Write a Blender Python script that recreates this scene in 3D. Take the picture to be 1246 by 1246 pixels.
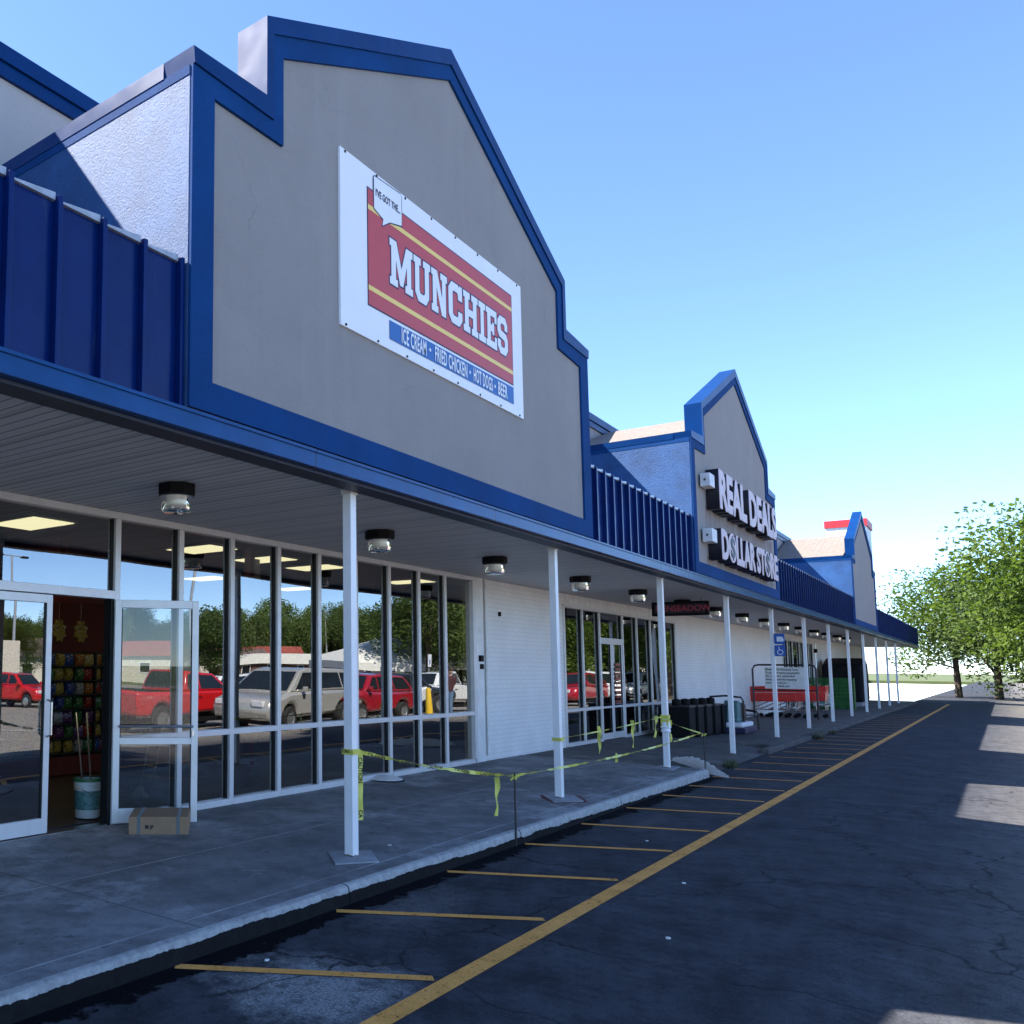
import bpy, math, random
from mathutils import Vector, Matrix
random.seed(7)
R = math.radians
scn = bpy.context.scene
for o in list(bpy.data.objects): bpy.data.objects.remove(o)
col = scn.collection

# ---------------------------------------------------------------- camera
CAMZ = 1.613
cam_d = bpy.data.cameras.new('camera'); cam = bpy.data.objects.new('camera', cam_d); col.objects.link(cam)
F, PX, PY, YAW, PIT, ROL = 1078.209, 243.874, 705.704, 0.735535, 0.0962225, 0.00980999
cy, sy, cp, sp = math.cos(YAW), math.sin(YAW), math.cos(PIT), math.sin(PIT)
fw = Vector((cp*cy, cp*sy, sp)); rt = Vector((sy, -cy, 0)); up = rt.cross(fw)
r2 = rt*math.cos(ROL) + up*math.sin(ROL); u2 = up*math.cos(ROL) - rt*math.sin(ROL)
M = Matrix((r2, u2, -fw)).transposed().to_4x4(); M.translation = Vector((0, 0, CAMZ))
cam.matrix_world = M
cam_d.sensor_width = 36; cam_d.sensor_fit = 'HORIZONTAL'; cam_d.lens = F/1246*36
cam_d.shift_x = .5 - PX/1246; cam_d.shift_y = PY/1246 - .5
cam_d.clip_start = .05; cam_d.clip_end = 3000
scn.camera = cam
scn.render.resolution_x = 1024; scn.render.resolution_y = 1024

# ---------------------------------------------------------------- light
SUN = Vector((-.34, .6, .79)).normalized()
world = bpy.data.worlds.new('World'); scn.world = world; world.use_nodes = True
wn = world.node_tree.nodes; wl = world.node_tree.links
sky = wn.new('ShaderNodeTexSky'); sky.sky_type = 'NISHITA'; sky.sun_disc = False
sky.sun_elevation = math.asin(SUN.z); sky.sun_rotation = math.atan2(SUN.x, SUN.y)
sky.air_density = .68; sky.dust_density = 0; sky.ozone_density = 5.0; sky.altitude = 800
wl.new(sky.outputs[0], wn['Background'].inputs[0]); wn['Background'].inputs[1].default_value = .15
sd = bpy.data.lights.new('sun', 'SUN'); sd.energy = 5.0; sd.angle = R(.5); sd.color = (1, .955, .89)
sun = bpy.data.objects.new('sun', sd); col.objects.link(sun)
sun.rotation_euler = SUN.to_track_quat('Z', 'Y').to_euler()
scn.view_settings.view_transform = 'Standard'; scn.view_settings.look = 'None'
scn.view_settings.exposure = 1.72; scn.view_settings.gamma = 1

# ---------------------------------------------------------------- material helpers
class NT:
    def __init__(s, name):
        s.m = bpy.data.materials.new(name); s.m.use_nodes = True; s.t = s.m.node_tree
        s.b = s.t.nodes['Principled BSDF']; s.out = s.t.nodes['Material Output']
        s.tc = s.n('ShaderNodeTexCoord')
    def n(s, k, **kw):
        x = s.t.nodes.new(k)
        for a, v in kw.items(): setattr(x, a, v)
        return x
    def l(s, a, b): s.t.links.new(a, b)
    def mapping(s, scale=(1,1,1), rot=(0,0,0)):
        mp = s.n('ShaderNodeMapping'); mp.inputs['Scale'].default_value = scale; mp.inputs['Rotation'].default_value = rot
        s.l(s.tc.outputs['Object'], mp.inputs[0]); return mp.outputs[0]
    def noise(s, sc, det=4, rough=.6, vec=None, dist=0):
        x = s.n('ShaderNodeTexNoise'); x.inputs['Scale'].default_value = sc; x.inputs['Detail'].default_value = det
        x.inputs['Roughness'].default_value = rough; x.inputs['Distortion'].default_value = dist
        s.l(vec if vec else s.tc.outputs['Object'], x.inputs['Vector']); return x.outputs['Fac']
    def ramp(s, fac, stops):
        x = s.n('ShaderNodeValToRGB'); e = x.color_ramp.elements
        while len(e) < len(stops): e.new(.5)
        for k, (p, c) in enumerate(stops):
            e[k].position = p; e[k].color = (*c, 1) if len(c) == 3 else c
        s.l(fac, x.inputs[0]); return x.outputs[0]
    def mix(s, fac, a, b, mode='MIX'):
        x = s.n('ShaderNodeMix', data_type='RGBA', blend_type=mode)
        for i, v in ((0, fac), (6, a), (7, b)):
            if isinstance(v, (int, float)): x.inputs[i].default_value = v
            elif isinstance(v, tuple): x.inputs[i].default_value = (*v, 1)
            else: s.l(v, x.inputs[i])
        return x.outputs[2]
    def math(s, op, a, b=0, c=None):
        x = s.n('ShaderNodeMath', operation=op)
        for i, v in enumerate((a, b) if c is None else (a, b, c)):
            if isinstance(v, (int, float)): x.inputs[i].default_value = v
            else: s.l(v, x.inputs[i])
        return x.outputs[0]
    def sep(s):
        x = s.n('ShaderNodeSeparateXYZ'); s.l(s.tc.outputs['Object'], x.inputs[0]); return x.outputs
    def bump(s, h, st=.3, d=.01, prev=None):
        x = s.n('ShaderNodeBump'); x.inputs['Strength'].default_value = st; x.inputs['Distance'].default_value = d
        s.l(h, x.inputs['Height'])
        if prev is not None: s.l(prev, x.inputs['Normal'])
        s.l(x.outputs[0], s.b.inputs['Normal']); return x.outputs[0]
    def base(s, c):
        if isinstance(c, tuple): s.b.inputs['Base Color'].default_value = (*c, 1)
        else: s.l(c, s.b.inputs['Base Color'])
    def set(s, **kw):
        for k, v in kw.items(): s.b.inputs[k.replace('_', ' ')].default_value = v
        return s

def plain(name, c, rough=.6, metal=0, var=.12, sc=6, bump=0, spec=.5, coat=0):
    m = NT(name); a = m.noise(sc, 5)
    lo = tuple(v*(1-var) for v in c); hi = tuple(min(1, v*(1+var)) for v in c)
    m.base(m.ramp(a, [(.3, lo), (.7, hi)]))
    m.set(Roughness=rough, Metallic=metal); m.b.inputs['Specular IOR Level'].default_value = spec
    m.b.inputs['Coat Weight'].default_value = coat; m.b.inputs['Coat Roughness'].default_value = .08
    if bump: m.bump(m.noise(sc*8, 4), bump, .005)
    return m.m
MT = {}
def snack(name, c):
    m = NT(name); n = m.noise(24, 3, .8); v = m.n('ShaderNodeTexVoronoi'); v.inputs['Scale'].default_value = 22; m.l(m.tc.outputs['Object'], v.inputs['Vector'])
    k = m.ramp(n, [(.35, tuple(x*.4 for x in c)), (.6, c)]); k = m.mix(m.math('LESS_THAN', v.outputs['Distance'], .28), k, (.4,.36,.25)); k = m.mix(m.math('GREATER_THAN', m.noise(30, 2), .63), k, (.02,.02,.03))
    m.base(k); m.set(Roughness=.35); return m.m
def asphalt():
    m = NT('asphalt'); x, y, z = m.sep()
    big = m.noise(.35, 6, .65); mid = m.noise(2.2, 6, .7); fine = m.noise(140, 3, .8); agg = m.noise(38, 4, .8)
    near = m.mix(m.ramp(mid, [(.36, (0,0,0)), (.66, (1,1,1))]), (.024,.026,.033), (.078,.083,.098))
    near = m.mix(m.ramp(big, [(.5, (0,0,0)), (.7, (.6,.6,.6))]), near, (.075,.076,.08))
    far = m.mix(big, (.27,.24,.205), (.39,.35,.30))  # older open asphalt, colour raised to bounce more sunlight onto the facade
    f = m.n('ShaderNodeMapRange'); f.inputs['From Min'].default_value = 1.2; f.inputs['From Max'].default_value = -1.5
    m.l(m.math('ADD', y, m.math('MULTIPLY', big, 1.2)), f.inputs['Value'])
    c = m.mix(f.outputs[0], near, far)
    # salt / dust patch with a shape of its own
    def patch(px, py, sx, sy_, lo, hi, colr, amt, c):
        dx = m.math('MULTIPLY', m.math('SUBTRACT', x, px), 1/sx); dy = m.math('MULTIPLY', m.math('SUBTRACT', y, py), 1/sy_)
        d = m.math('SQRT', m.math('ADD', m.math('MULTIPLY', dx, dx), m.math('MULTIPLY', dy, dy)))
        d = m.math('ADD', d, m.math('MULTIPLY', m.math('SUBTRACT', m.noise(3.5, 8, .8), .5), 2.2))
        k = m.ramp(d, [(lo, (amt,)*3), (hi, (0,0,0))])
        k = m.math('MULTIPLY', k, m.ramp(m.noise(60, 3, .8), [(.36, (.25,.25,.25)), (.6, (1,1,1))]))
        return m.mix(k, c, colr)
    c = patch(3.85, 2.68, .62, .62, .35, .95, (.48,.48,.47), .9, c)
    c = patch(5.6, 3.05, .9, .4, .1, .9, (.2,.2,.2), .75, c)
    c = patch(10.3, 2.9, .9, .16, .1, .9, (.2,.2,.19), .6, c)
    c = m.mix(m.ramp(fine, [(.36, (.7,.7,.7)), (.56, (0,0,0))]), c, (.010,.010,.012))
    c = m.mix(m.ramp(agg, [(.58, (0,0,0)), (.74, (.5,.5,.5))]), c, (.17,.17,.18))
    c = m.mix(m.ramp(m.noise(9, 7, .8), [(.40, (.6,.6,.6)), (.5, (0,0,0))]), c, (.02,.021,.026))
    # sparse cracks
    v = m.n('ShaderNodeTexVoronoi', feature='DISTANCE_TO_EDGE'); v.inputs['Scale'].default_value = .55
    wv = m.n('ShaderNodeVectorMath', operation='ADD'); nz = m.n('ShaderNodeTexNoise'); nz.inputs['Scale'].default_value = 2.5; nz.inputs['Detail'].default_value = 6
    m.l(m.tc.outputs['Object'], nz.inputs['Vector']); sc_ = m.n('ShaderNodeVectorMath', operation='SCALE'); sc_.inputs['Scale'].default_value = .5
    m.l(nz.outputs['Color'], sc_.inputs[0]); m.l(m.tc.outputs['Object'], wv.inputs[0]); m.l(sc_.outputs[0], wv.inputs[1]); m.l(wv.outputs[0], v.inputs['Vector'])
    ck = m.ramp(v.outputs['Distance'], [(.002, (1,1,1)), (.009, (0,0,0))])
    ck = m.math('MULTIPLY', ck, m.ramp(m.noise(.8, 3), [(.40, (0,0,0)), (.5, (1,1,1))]))
    c = m.mix(m.math('MULTIPLY', ck, .85), c, (.008,.008,.01))
    m.base(c); m.set(Roughness=.9); m.b.inputs['Specular IOR Level'].default_value = .2
    h = m.bump(agg, .8, .008); m.bump(fine, .5, .003, h)
    return m.m
def concrete(name, lo, hi, joints=True):
    m = NT(name); x, y, z = m.sep()
    st = m.noise(1, 7, .68, m.mapping((.45, .9, 1)), .4); st2 = m.noise(3.2, 6, .7); fine = m.noise(90, 4, .75)
    c = m.ramp(st, [(.3, lo), (.52, tuple((a+b)/2 for a, b in zip(lo, hi))), (.72, hi)])
    c = m.mix(m.ramp(st2, [(.42, (0,0,0)), (.62, (.55,.55,.55))]), c, tuple(v*.55 for v in lo))
    c = m.mix(m.ramp(m.noise(.9, 6, .75), [(.54, (0,0,0)), (.68, (.75,.75,.75))]), c, tuple(min(1, v*1.5) for v in hi))
    c = m.mix(m.ramp(fine, [(.33, (.4,.4,.4)), (.55, (0,0,0))]), c, tuple(v*.5 for v in lo))
    c = m.mix(m.ramp(m.noise(11, 2, .5), [(.70, (0,0,0)), (.74, (.6,.6,.6))]), c, tuple(v*.35 for v in lo))
    m.base(c); m.set(Roughness=.82); m.b.inputs['Specular IOR Level'].default_value = .35
    if joints:
        def line(v, at, w):
            return m.math('LESS_THAN', m.math('ABSOLUTE', m.math('SUBTRACT', v, at)), w)
        ly = line(m.math('ADD', y, m.math('MULTIPLY', m.math('SUBTRACT', m.noise(2, 2), .5), .012)), 4.86, .007)
        l2 = line(y, 3.63, .006)
        fx = m.math('ABSOLUTE', m.math('SUBTRACT', m.math('FRACT', m.math('MULTIPLY', m.math('ADD', x, .0), 1/3.8)), .02)); lx = m.math('LESS_THAN', fx, .0017)
        al = m.math('MAXIMUM', m.math('MAXIMUM', ly, l2), lx)
        brk = m.ramp(m.noise(1.7, 4), [(.4, (.25,.25,.25)), (.6, (.9,.9,.9))])
        c = m.mix(m.math('MULTIPLY', m.math('MAXIMUM', ly, l2), brk), c, tuple(min(1, v*1.5) for v in hi))
        c = m.mix(m.math('MULTIPLY', lx, .7), c, tuple(v*.4 for v in lo))
        m.base(c)
        h = m.bump(m.math('SUBTRACT', 1, al), .6, .004); m.bump(fine, .25, .002, h)
    else: m.bump(fine, .4, .003)
    return m.m
def stucco(name, c, sc=55, st=.5, var=.1, streak=0, rough=.85, spec=.5):
    m = NT(name); a = m.noise(1.1, 6, .7); b = m.noise(sc, 5, .75)
    lo = tuple(v*(1-var) for v in c); hi = tuple(v*(1+var) for v in c)
    k = m.ramp(a, [(.3, lo), (.7, hi)])
    if streak:
        s = m.noise(1, 5, .7, m.mapping((2.6, 1, .16)))
        k = m.mix(m.ramp(s, [(.56, (0,0,0)), (.72, (streak,)*3)]), k, tuple(v*1.35 for v in c))
        k = m.mix(m.ramp(m.noise(1, 4, .7, m.mapping((3.9, 1, .22), (0,0,1))), [(.6, (0,0,0)), (.75, (streak,)*3)]), k, tuple(v*.7 for v in c))
    k = m.mix(m.ramp(b, [(.35, (.25,.25,.25)), (.55, (0,0,0))]), k, tuple(v*.55 for v in c))
    if streak:
        x, y, z = m.sep()
        s3 = m.noise(1, 6, .75, m.mapping((5, 1, .5))); inx = m.math('MULTIPLY', m.math('GREATER_THAN', x, 16.7), m.math('LESS_THAN', x, 22.5))
        for zt, ln in ((4.34, .45), (3.48, .35)):
            f = m.n('ShaderNodeMapRange'); f.inputs['From Min'].default_value = zt-ln; f.inputs['From Max'].default_value = zt; m.l(z, f.inputs['Value'])
            q = m.math('MULTIPLY', m.math('MULTIPLY', f.outputs[0], m.math('LESS_THAN', z, zt+.05)), m.ramp(s3, [(.35, (.15,.15,.15)), (.65, (1,1,1))])); k = m.mix(m.math('MULTIPLY', m.math('MULTIPLY', q, inx), .8), k, (.12,.085,.065))
        vo = m.n('ShaderNodeTexVoronoi', feature='DISTANCE_TO_EDGE'); vo.inputs['Scale'].default_value = .45; dv = m.n('ShaderNodeVectorMath', operation='ADD'); nz = m.n('ShaderNodeTexNoise'); nz.inputs['Scale'].default_value = 1.6; nz.inputs['Detail'].default_value = 8
        m.l(m.tc.outputs['Object'], nz.inputs['Vector']); m.l(m.tc.outputs['Object'], dv.inputs[0]); m.l(nz.outputs['Color'], dv.inputs[1]); m.l(dv.outputs[0], vo.inputs['Vector'])
        hc = m.math('MULTIPLY', m.math('LESS_THAN', vo.outputs['Distance'], .0022), m.ramp(m.noise(.9, 3), [(.5, (0,0,0)), (.62, (.55,.55,.55))])); k = m.mix(hc, k, tuple(v*.4 for v in c))
    m.base(k); m.set(Roughness=rough); m.b.inputs['Specular IOR Level'].default_value = spec; m.bump(b, st, .012); return m.m
def soffit():
    m = NT('soffit_panel'); x, y, z = m.sep()
    fx = m.math('FRACT', m.math('MULTIPLY', x, 1/.1016)); ln = m.math('LESS_THAN', fx, .13)
    g = m.math('FRACT', m.math('MULTIPLY', x, 1/.4064)); perf = m.math('MULTIPLY', m.math('GREATER_THAN', g, .38), m.math('LESS_THAN', g, .54))
    pf = m.math('MULTIPLY', perf, m.math('GREATER_THAN', m.math('FRACT', m.math('MULTIPLY', y, 40)), .5))
    big = m.noise(.6, 5)
    pid = m.n('ShaderNodeTexWhiteNoise', noise_dimensions='1D'); m.l(m.math('FLOOR', m.math('MULTIPLY', x, 1/.4064)), pid.inputs['W'])
    c = m.mix(big, (.56,.56,.56), (.66,.66,.66))
    c = m.mix(m.math('MULTIPLY', pid.outputs['Value'], .3), c, (.42,.42,.42))
    c = m.mix(m.math('MULTIPLY', ln, .75), c, (.07,.07,.075)); c = m.mix(m.math('MULTIPLY', pf, .45), c, (.05,.05,.055))
    m.base(c); m.set(Roughness=.55); m.bump(m.math('SUBTRACT', 1, ln), .8, .006); return m.m
def brick():
    m = NT('painted_white_brick')
    b = m.n('ShaderNodeTexBrick'); b.inputs['Scale'].default_value = 1; b.inputs['Mortar Size'].default_value = .006
    b.inputs['Brick Width'].default_value = .30; b.inputs['Row Height'].default_value = .075; b.inputs['Mortar Smooth'].default_value = .3
    m.l(m.mapping((1,1,1), (R(90),0,0)), b.inputs['Vector'])
    c = m.ramp(m.noise(1.3, 6), [(.3, (.74,.73,.71)), (.7, (.84,.83,.81))])
    c = m.mix(m.math('MULTIPLY', b.outputs['Fac'], .3), c, (.42,.41,.39))
    c = m.mix(m.ramp(m.noise(1, 5, .7, m.mapping((3, 1, .3))), [(.62, (0,0,0)), (.75, (.3,.3,.3))]), c, (.48,.45,.4))
    m.base(c); m.set(Roughness=.55); h = m.bump(m.math('SUBTRACT', 1, b.outputs['Fac']), .6, .006); m.bump(m.noise(60, 3), .2, .004, h); return m.m
def glass(name='storefront_glass', tint=(.44,.47,.48), ior=2.8, bumpy=.0):
    m = NT(name); t = m.t; t.nodes.remove(m.b)
    tr = m.n('ShaderNodeBsdfTransparent'); tr.inputs[0].default_value = (*tint, 1)
    gl = m.n('ShaderNodeBsdfGlossy'); gl.inputs['Roughness'].default_value = 0; gl.inputs[0].default_value = (.95,.97,.98,1)
    fr = m.n('ShaderNodeFresnel'); fr.inputs['IOR'].default_value = ior
    mx = m.n('ShaderNodeMixShader'); m.l(fr.outputs[0], mx.inputs[0]); m.l(tr.outputs[0], mx.inputs[1]); m.l(gl.outputs[0], mx.inputs[2])
    if bumpy:
        bp = m.n('ShaderNodeBump'); bp.inputs['Strength'].default_value = 1; bp.inputs['Distance'].default_value = bumpy
        m.l(m.noise(.55, 1), bp.inputs['Height']); m.l(bp.outputs[0], gl.inputs['Normal'])
    m.l(mx.outputs[0], m.out.inputs[0]); return m.m
def yellow_paint():
    m = NT('yellow_line_paint'); m.m.blend_method = 'HASHED'
    w = m.noise(30, 6, .8); w2 = m.noise(4, 5)
    c = m.ramp(w2, [(.35, (.78,.33,.07)), (.7, (.98,.44,.11))])
    c = m.mix(m.ramp(m.noise(110, 3, .8), [(.35, (.5,.5,.5)), (.55, (0,0,0))]), c, (.30,.18,.05)); m.base(c); m.set(Roughness=.75); m.b.inputs['Specular IOR Level'].default_value = .2
    a = m.ramp(m.math('ADD', w, m.math('MULTIPLY', w2, .3)), [(.50, (0,0,0)), (.565, (1,1,1))]); m.l(a, m.b.inputs['Alpha']); m.bump(w, .3, .003); return m.m
def kerb():
    m = NT('kerb_concrete'); x, y, z = m.sep()
    n1 = m.noise(2.2, 7, .75); c = m.ramp(m.noise(12, 6, .75), [(.3, (.24,.24,.24)), (.7, (.50,.50,.49))])
    jn = m.math('LESS_THAN', m.math('FRACT', m.math('MULTIPLY', m.math('ADD', x, .5), 1/2.9)), .006); c = m.mix(m.math('MULTIPLY', jn, .85), c, (.02,.02,.02))
    # tar smeared up the face, wearing off along the walk
    lim = m.math('SUBTRACT', .092, m.math('MULTIPLY', m.math('MAXIMUM', m.math('SUBTRACT', x, 4.5), 0), .0075))
    k = m.math('GREATER_THAN', m.math('ADD', lim, m.math('MULTIPLY', m.math('SUBTRACT', n1, .5), .09)), z)
    c = m.mix(m.math('MULTIPLY', k, .97), c, (.004,.004,.005)); m.base(c); m.set(Roughness=.85); m.b.inputs['Specular IOR Level'].default_value = .08; m.bump(m.noise(25, 6, .8), .8, .01); return m.m
def tar():
    m = NT('tar_edge'); m.m.blend_method = 'HASHED'; m.base((.006,.006,.008)); m.set(Roughness=.9); m.b.inputs['Specular IOR Level'].default_value = .05
    x, y, z = m.sep(); d = m.math('MULTIPLY', m.math('SUBTRACT', 3.42, y), 3.6)
    a = m.math('GREATER_THAN', m.math('ADD', m.noise(2.6, 8, .8), .0), m.math('ADD', m.math('MULTIPLY', d, .42), .24)); m.l(a, m.b.inputs['Alpha'])
    m.bump(m.noise(50, 4), .6, .006); return m.m
def grass_mat():
    m = NT('grass_field'); c = m.ramp(m.noise(.12, 8, .7), [(.35, (.05,.085,.02)), (.6, (.12,.13,.045)), (.75, (.2,.17,.08))]); m.base(c); m.set(Roughness=.95); return m.m
def leaves(name, a, b, scale=.7):
    m = NT(name); m.base(m.ramp(m.noise(scale, 5), [(.3, a), (.7, b)])); m.set(Roughness=.6)
    m.b.inputs['Specular IOR Level'].default_value = .3
    tl = m.n('ShaderNodeBsdfTranslucent'); tl.inputs[0].default_value = (b[0]*1.2, b[1]*1.4, b[2]*.6, 1)
    mx = m.n('ShaderNodeMixShader'); mx.inputs[0].default_value = .35; m.l(m.b.outputs[0], mx.inputs[1]); m.l(tl.outputs[0], mx.inputs[2]); m.l(mx.outputs[0], m.out.inputs[0]); return m.m
def emit(name, c, s):
    m = NT(name); m.base((.8,.8,.75)); m.b.inputs['Emission Color'].default_value = (*c, 1); m.b.inputs['Emission Strength'].default_value = s; return m.m
def post_paint():
    m = NT('white_post_paint'); x, y, z = m.sep()
    c = m.ramp(m.noise(4, 5), [(.3, (.80,.80,.80)), (.7, (.88,.88,.88))])
    thr = m.math('ADD', .70, m.math('MULTIPLY', m.math('MINIMUM', z, .9), .13))
    ch = m.math('GREATER_THAN', m.noise(16, 5, .75), thr)
    rim = m.math('LESS_THAN', m.math('ADD', z, m.math('MULTIPLY', m.noise(25, 4), .05)), .045)
    c = m.mix(m.math('MULTIPLY', m.math('MAXIMUM', ch, rim), .9), c, (.10,.06,.04)); m.base(c); m.set(Roughness=.35); return m.m
def shingle():
    m = NT('tan_shingle'); b = m.n('ShaderNodeTexBrick'); b.inputs['Scale'].default_value = 1; b.inputs['Brick Width'].default_value = .3; b.inputs['Row Height'].default_value = .16; b.inputs['Mortar Size'].default_value = .008
    m.l(m.mapping((1,1,1), (0,0,R(90))), b.inputs['Vector'])
    c = m.ramp(m.noise(9, 6), [(.3, (.17,.14,.12)), (.7, (.27,.225,.19))]); c = m.mix(m.math('MULTIPLY', b.outputs['Fac'], .6), c, (.1,.08,.07)); m.base(c); m.set(Roughness=.9); return m.m
def metal(name, c, rough, spec):
    m = NT(name); x, y, z = m.sep()
    k = m.ramp(m.noise(1.6, 6, .7), [(.3, tuple(v*.78 for v in c)), (.7, tuple(v*1.2 for v in c))])
    k = m.mix(m.ramp(m.noise(1, 6, .8, m.mapping((7, 7, .7))), [(.6, (0,0,0)), (.75, (.22,.22,.22))]), k, (.10,.12,.15))
    k = m.mix(m.ramp(m.noise(26, 5, .8), [(.72, (0,0,0)), (.76, (.6,.6,.6))]), k, (.12,.12,.13))
    m.base(k); m.set(Roughness=rough); m.b.inputs['Specular IOR Level'].default_value = spec; m.bump(m.noise(1.7, 2), .5, .03); return m.m
def beam_mat():
    m = NT('blue_beam_metal'); x, y, z = m.sep()
    c = m.ramp(m.noise(2.2, 6, .7), [(.3, (.001,.042,.15)), (.7, (.003,.062,.22))])
    sc_ = m.ramp(m.noise(1, 8, .85, m.mapping((5, 5, 26))), [(.66, (0,0,0)), (.72, (.8,.8,.8))])
    c = m.mix(sc_, c, (.16,.2,.26)); jt = m.math('LESS_THAN', m.math('FRACT', m.math('MULTIPLY', m.math('ADD', x, .9), 1/3.05)), .004)
    c = m.mix(jt, c, (.004,.008,.02)); m.base(c); m.set(Roughness=.25); m.b.inputs['Specular IOR Level'].default_value = .22; m.bump(m.noise(1.1, 3), .25, .02); return m.m
def tape_mat():
    return plain('caution_tape_yellow', (.62,.60,.11), .35, var=.1)
def init_mats():
    MT.update(
        asphalt=asphalt(), walk=concrete('walk_concrete', (.14,.142,.148), (.34,.343,.35)), kerb=kerb(), tar=tar(), yellow=yellow_paint(),
        lowwalk=concrete('worn_concrete', (.085,.082,.078), (.15,.145,.14), False), slab=concrete('pad_concrete', (.30,.31,.33), (.38,.39,.41), False),
        grey=stucco('grey_stucco', (.262,.250,.248), 70, .35, .08, .22), bstucco=stucco('blue_stucco', (.001,.045,.175), 70, .4, .2, spec=.2),
        rstucco=stucco('blue_stucco_rough', (.022,.085,.24), 60, 1.0, .45, rough=.55, spec=.30), band=stucco('parapet_stucco', (.40,.40,.41), 70, .3, .06),
        bmetal=metal('blue_ribbed_metal', (.001,.014,.10), .22, .22), cap=metal('blue_cap_metal', (.001,.031,.135), .34, .13),
        beam=beam_mat(), top=plain('sunlit_cap_top', (.35,.38,.42), .35, .3, .2, 9),  # top: flange metal paled, sunlight on it put into the colour
        dark=plain('dark_roof_and_shade', (.012,.014,.03), .5), soffit=soffit(), brick=brick(), shingle=shingle(),
        frame=plain('silver_window_frame', (.70,.70,.70), .35, .25, .06, 5, 0, .5), black=plain('black_plastic', (.010,.010,.012), .6, 0, .2, 8, 0, .12),
        gasket=plain('black_gasket', (.010,.012,.014), .5), glass=glass(bumpy=.008), dglass=glass('door_glass', (.82,.86,.87), 1.7),
        post=post_paint(), white=plain('white_paint', (.74,.74,.72), .45), wbox=plain('white_metal_box', (.6,.6,.62), .4),
        steel=plain('chrome_steel', (.6,.6,.6), .22, .9, .05), tape=tape_mat(), ink=plain('black_ink', (.015,.014,.01), .5),
        card=plain('brown_cardboard', (.30,.19,.11), .8, 0, .12, 5), strap=plain('grey_tape', (.10,.13,.14), .4),
        pail=plain('white_pail', (.55,.60,.60), .35), greenp=plain('green_plastic', (.02,.14,.05), .4), lbl=plain('teal_print', (.08,.20,.20), .5, 0, .5, 30),
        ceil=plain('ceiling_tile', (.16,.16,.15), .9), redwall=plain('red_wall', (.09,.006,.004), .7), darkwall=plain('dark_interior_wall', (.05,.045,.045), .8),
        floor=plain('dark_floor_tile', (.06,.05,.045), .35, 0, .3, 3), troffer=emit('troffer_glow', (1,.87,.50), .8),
        shelf=plain('dark_shelf', (.03,.025,.025), .5), redpl=plain('red_cart_plastic', (.75,.03,.02), .4, 0, .15, 4), blk=plain('black_metal', (.015,.015,.02), .4),
        navy=plain('navy_plastic', (.012,.016,.07), .4), grn=plain('green_crate', (.015,.13,.02), .5, 0, .3, 6), bag=plain('white_plastic_sheet', (.86,.87,.9), .5, 0, .06, 12, .3),
        sign_white=plain('banner_white', (.78,.80,.84), .45, 0, .02), sign_red=plain('banner_red', (.50,.055,.055), .45, 0, .04), sign_blue=plain('banner_blue', (.012,.11,.36), .45, 0, .04),
        sign_yel=plain('banner_yellow', (.85,.62,.16), .45, 0, .03), sign_navy=plain('banner_navy', (.015,.012,.05), .45), letter=plain('letter_face', (.56,.47,.50), .5, 0, .08),
        ldark=plain('letter_return', (.012,.011,.02), .45), hc=plain('sign_blue_reflective', (.012,.10,.42), .35), hcw=plain('sign_white_reflective', (.75,.78,.82), .4),
        lens=glass('lamp_lens', (.96,.95,.92), 1.5), lensin=plain('lamp_diffuser', (.85,.83,.78), .3, 0, .12, 40), pink=plain('sign_pink', (.42,.05,.08), .4),
        grass=grass_mat(), leafA=leaves('leaves_mid', (.035,.065,.014), (.11,.15,.035)), leafB=leaves('leaves_light', (.055,.095,.018), (.14,.19,.045)), leafC=leaves('leaves_dark', (.035,.06,.015), (.09,.13,.03)),
        bark=plain('bark', (.09,.065,.045), .9, 0, .3, 8, .6), carred=plain('car_paint_red', (.55,.010,.012), .18, 0, .03, 2, 0, .5, 1), carsilver=plain('car_paint_silver', (.52,.50,.45), .25, .35, .03, 2, 0, .5, 1),
        carwhite=plain('car_paint_white', (.78,.78,.76), .2, 0, .03, 2, 0, .5, 1), cardark=plain('car_paint_dark', (.03,.035,.045), .2, 0, .05, 2, 0, .5, 1), carmaroon=plain('car_paint_maroon', (.35,.010,.02), .2, 0, .03, 2, 0, .5, 1),
        cglass=plain('car_glass', (.012,.016,.018), .05, 0, .1, 2, 0, .8), rubber=plain('tyre_rubber', (.02,.02,.02), .8), rim=plain('alloy_rim', (.5,.5,.5), .25, .8), lampw=plain('headlamp', (.7,.7,.7), .1), lampr=plain('tail_lamp', (.5,.02,.02), .2),
        skin=plain('skin', (.50,.30,.21), .55), shirt=plain('dark_shirt', (.06,.02,.025), .8), jeans=plain('blue_jeans', (.10,.17,.28), .8), hair=plain('brown_hair', (.05,.03,.02), .7),
        roofred=plain('red_roof', (.32,.07,.05), .8, 0, .2, 2), roofgrey=plain('brown_roof', (.14,.10,.09), .8, 0, .2, 2), housew=plain('house_cream', (.62,.56,.45), .7), tent=plain('white_canvas', (.75,.72,.64), .6),
        lotw=plain('white_line_paint', (.7,.7,.68), .7), galv=plain('galvanised_pole', (.42,.43,.43), .4, .4), ycyl=plain('bollard_yellow', (.75,.48,.03), .5), redcop=plain('red_coping', (.55,.02,.03), .5), brown=plain('brown_timber', (.12,.06,.04), .8),
        spill=plain('white_paint_spill', (.35,.36,.38), .8), redsp=plain('red_paint_stain', (.13,.03,.035), .8), weed=leaves('weed_leaves', (.05,.08,.02), (.11,.13,.04), 9))
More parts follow.
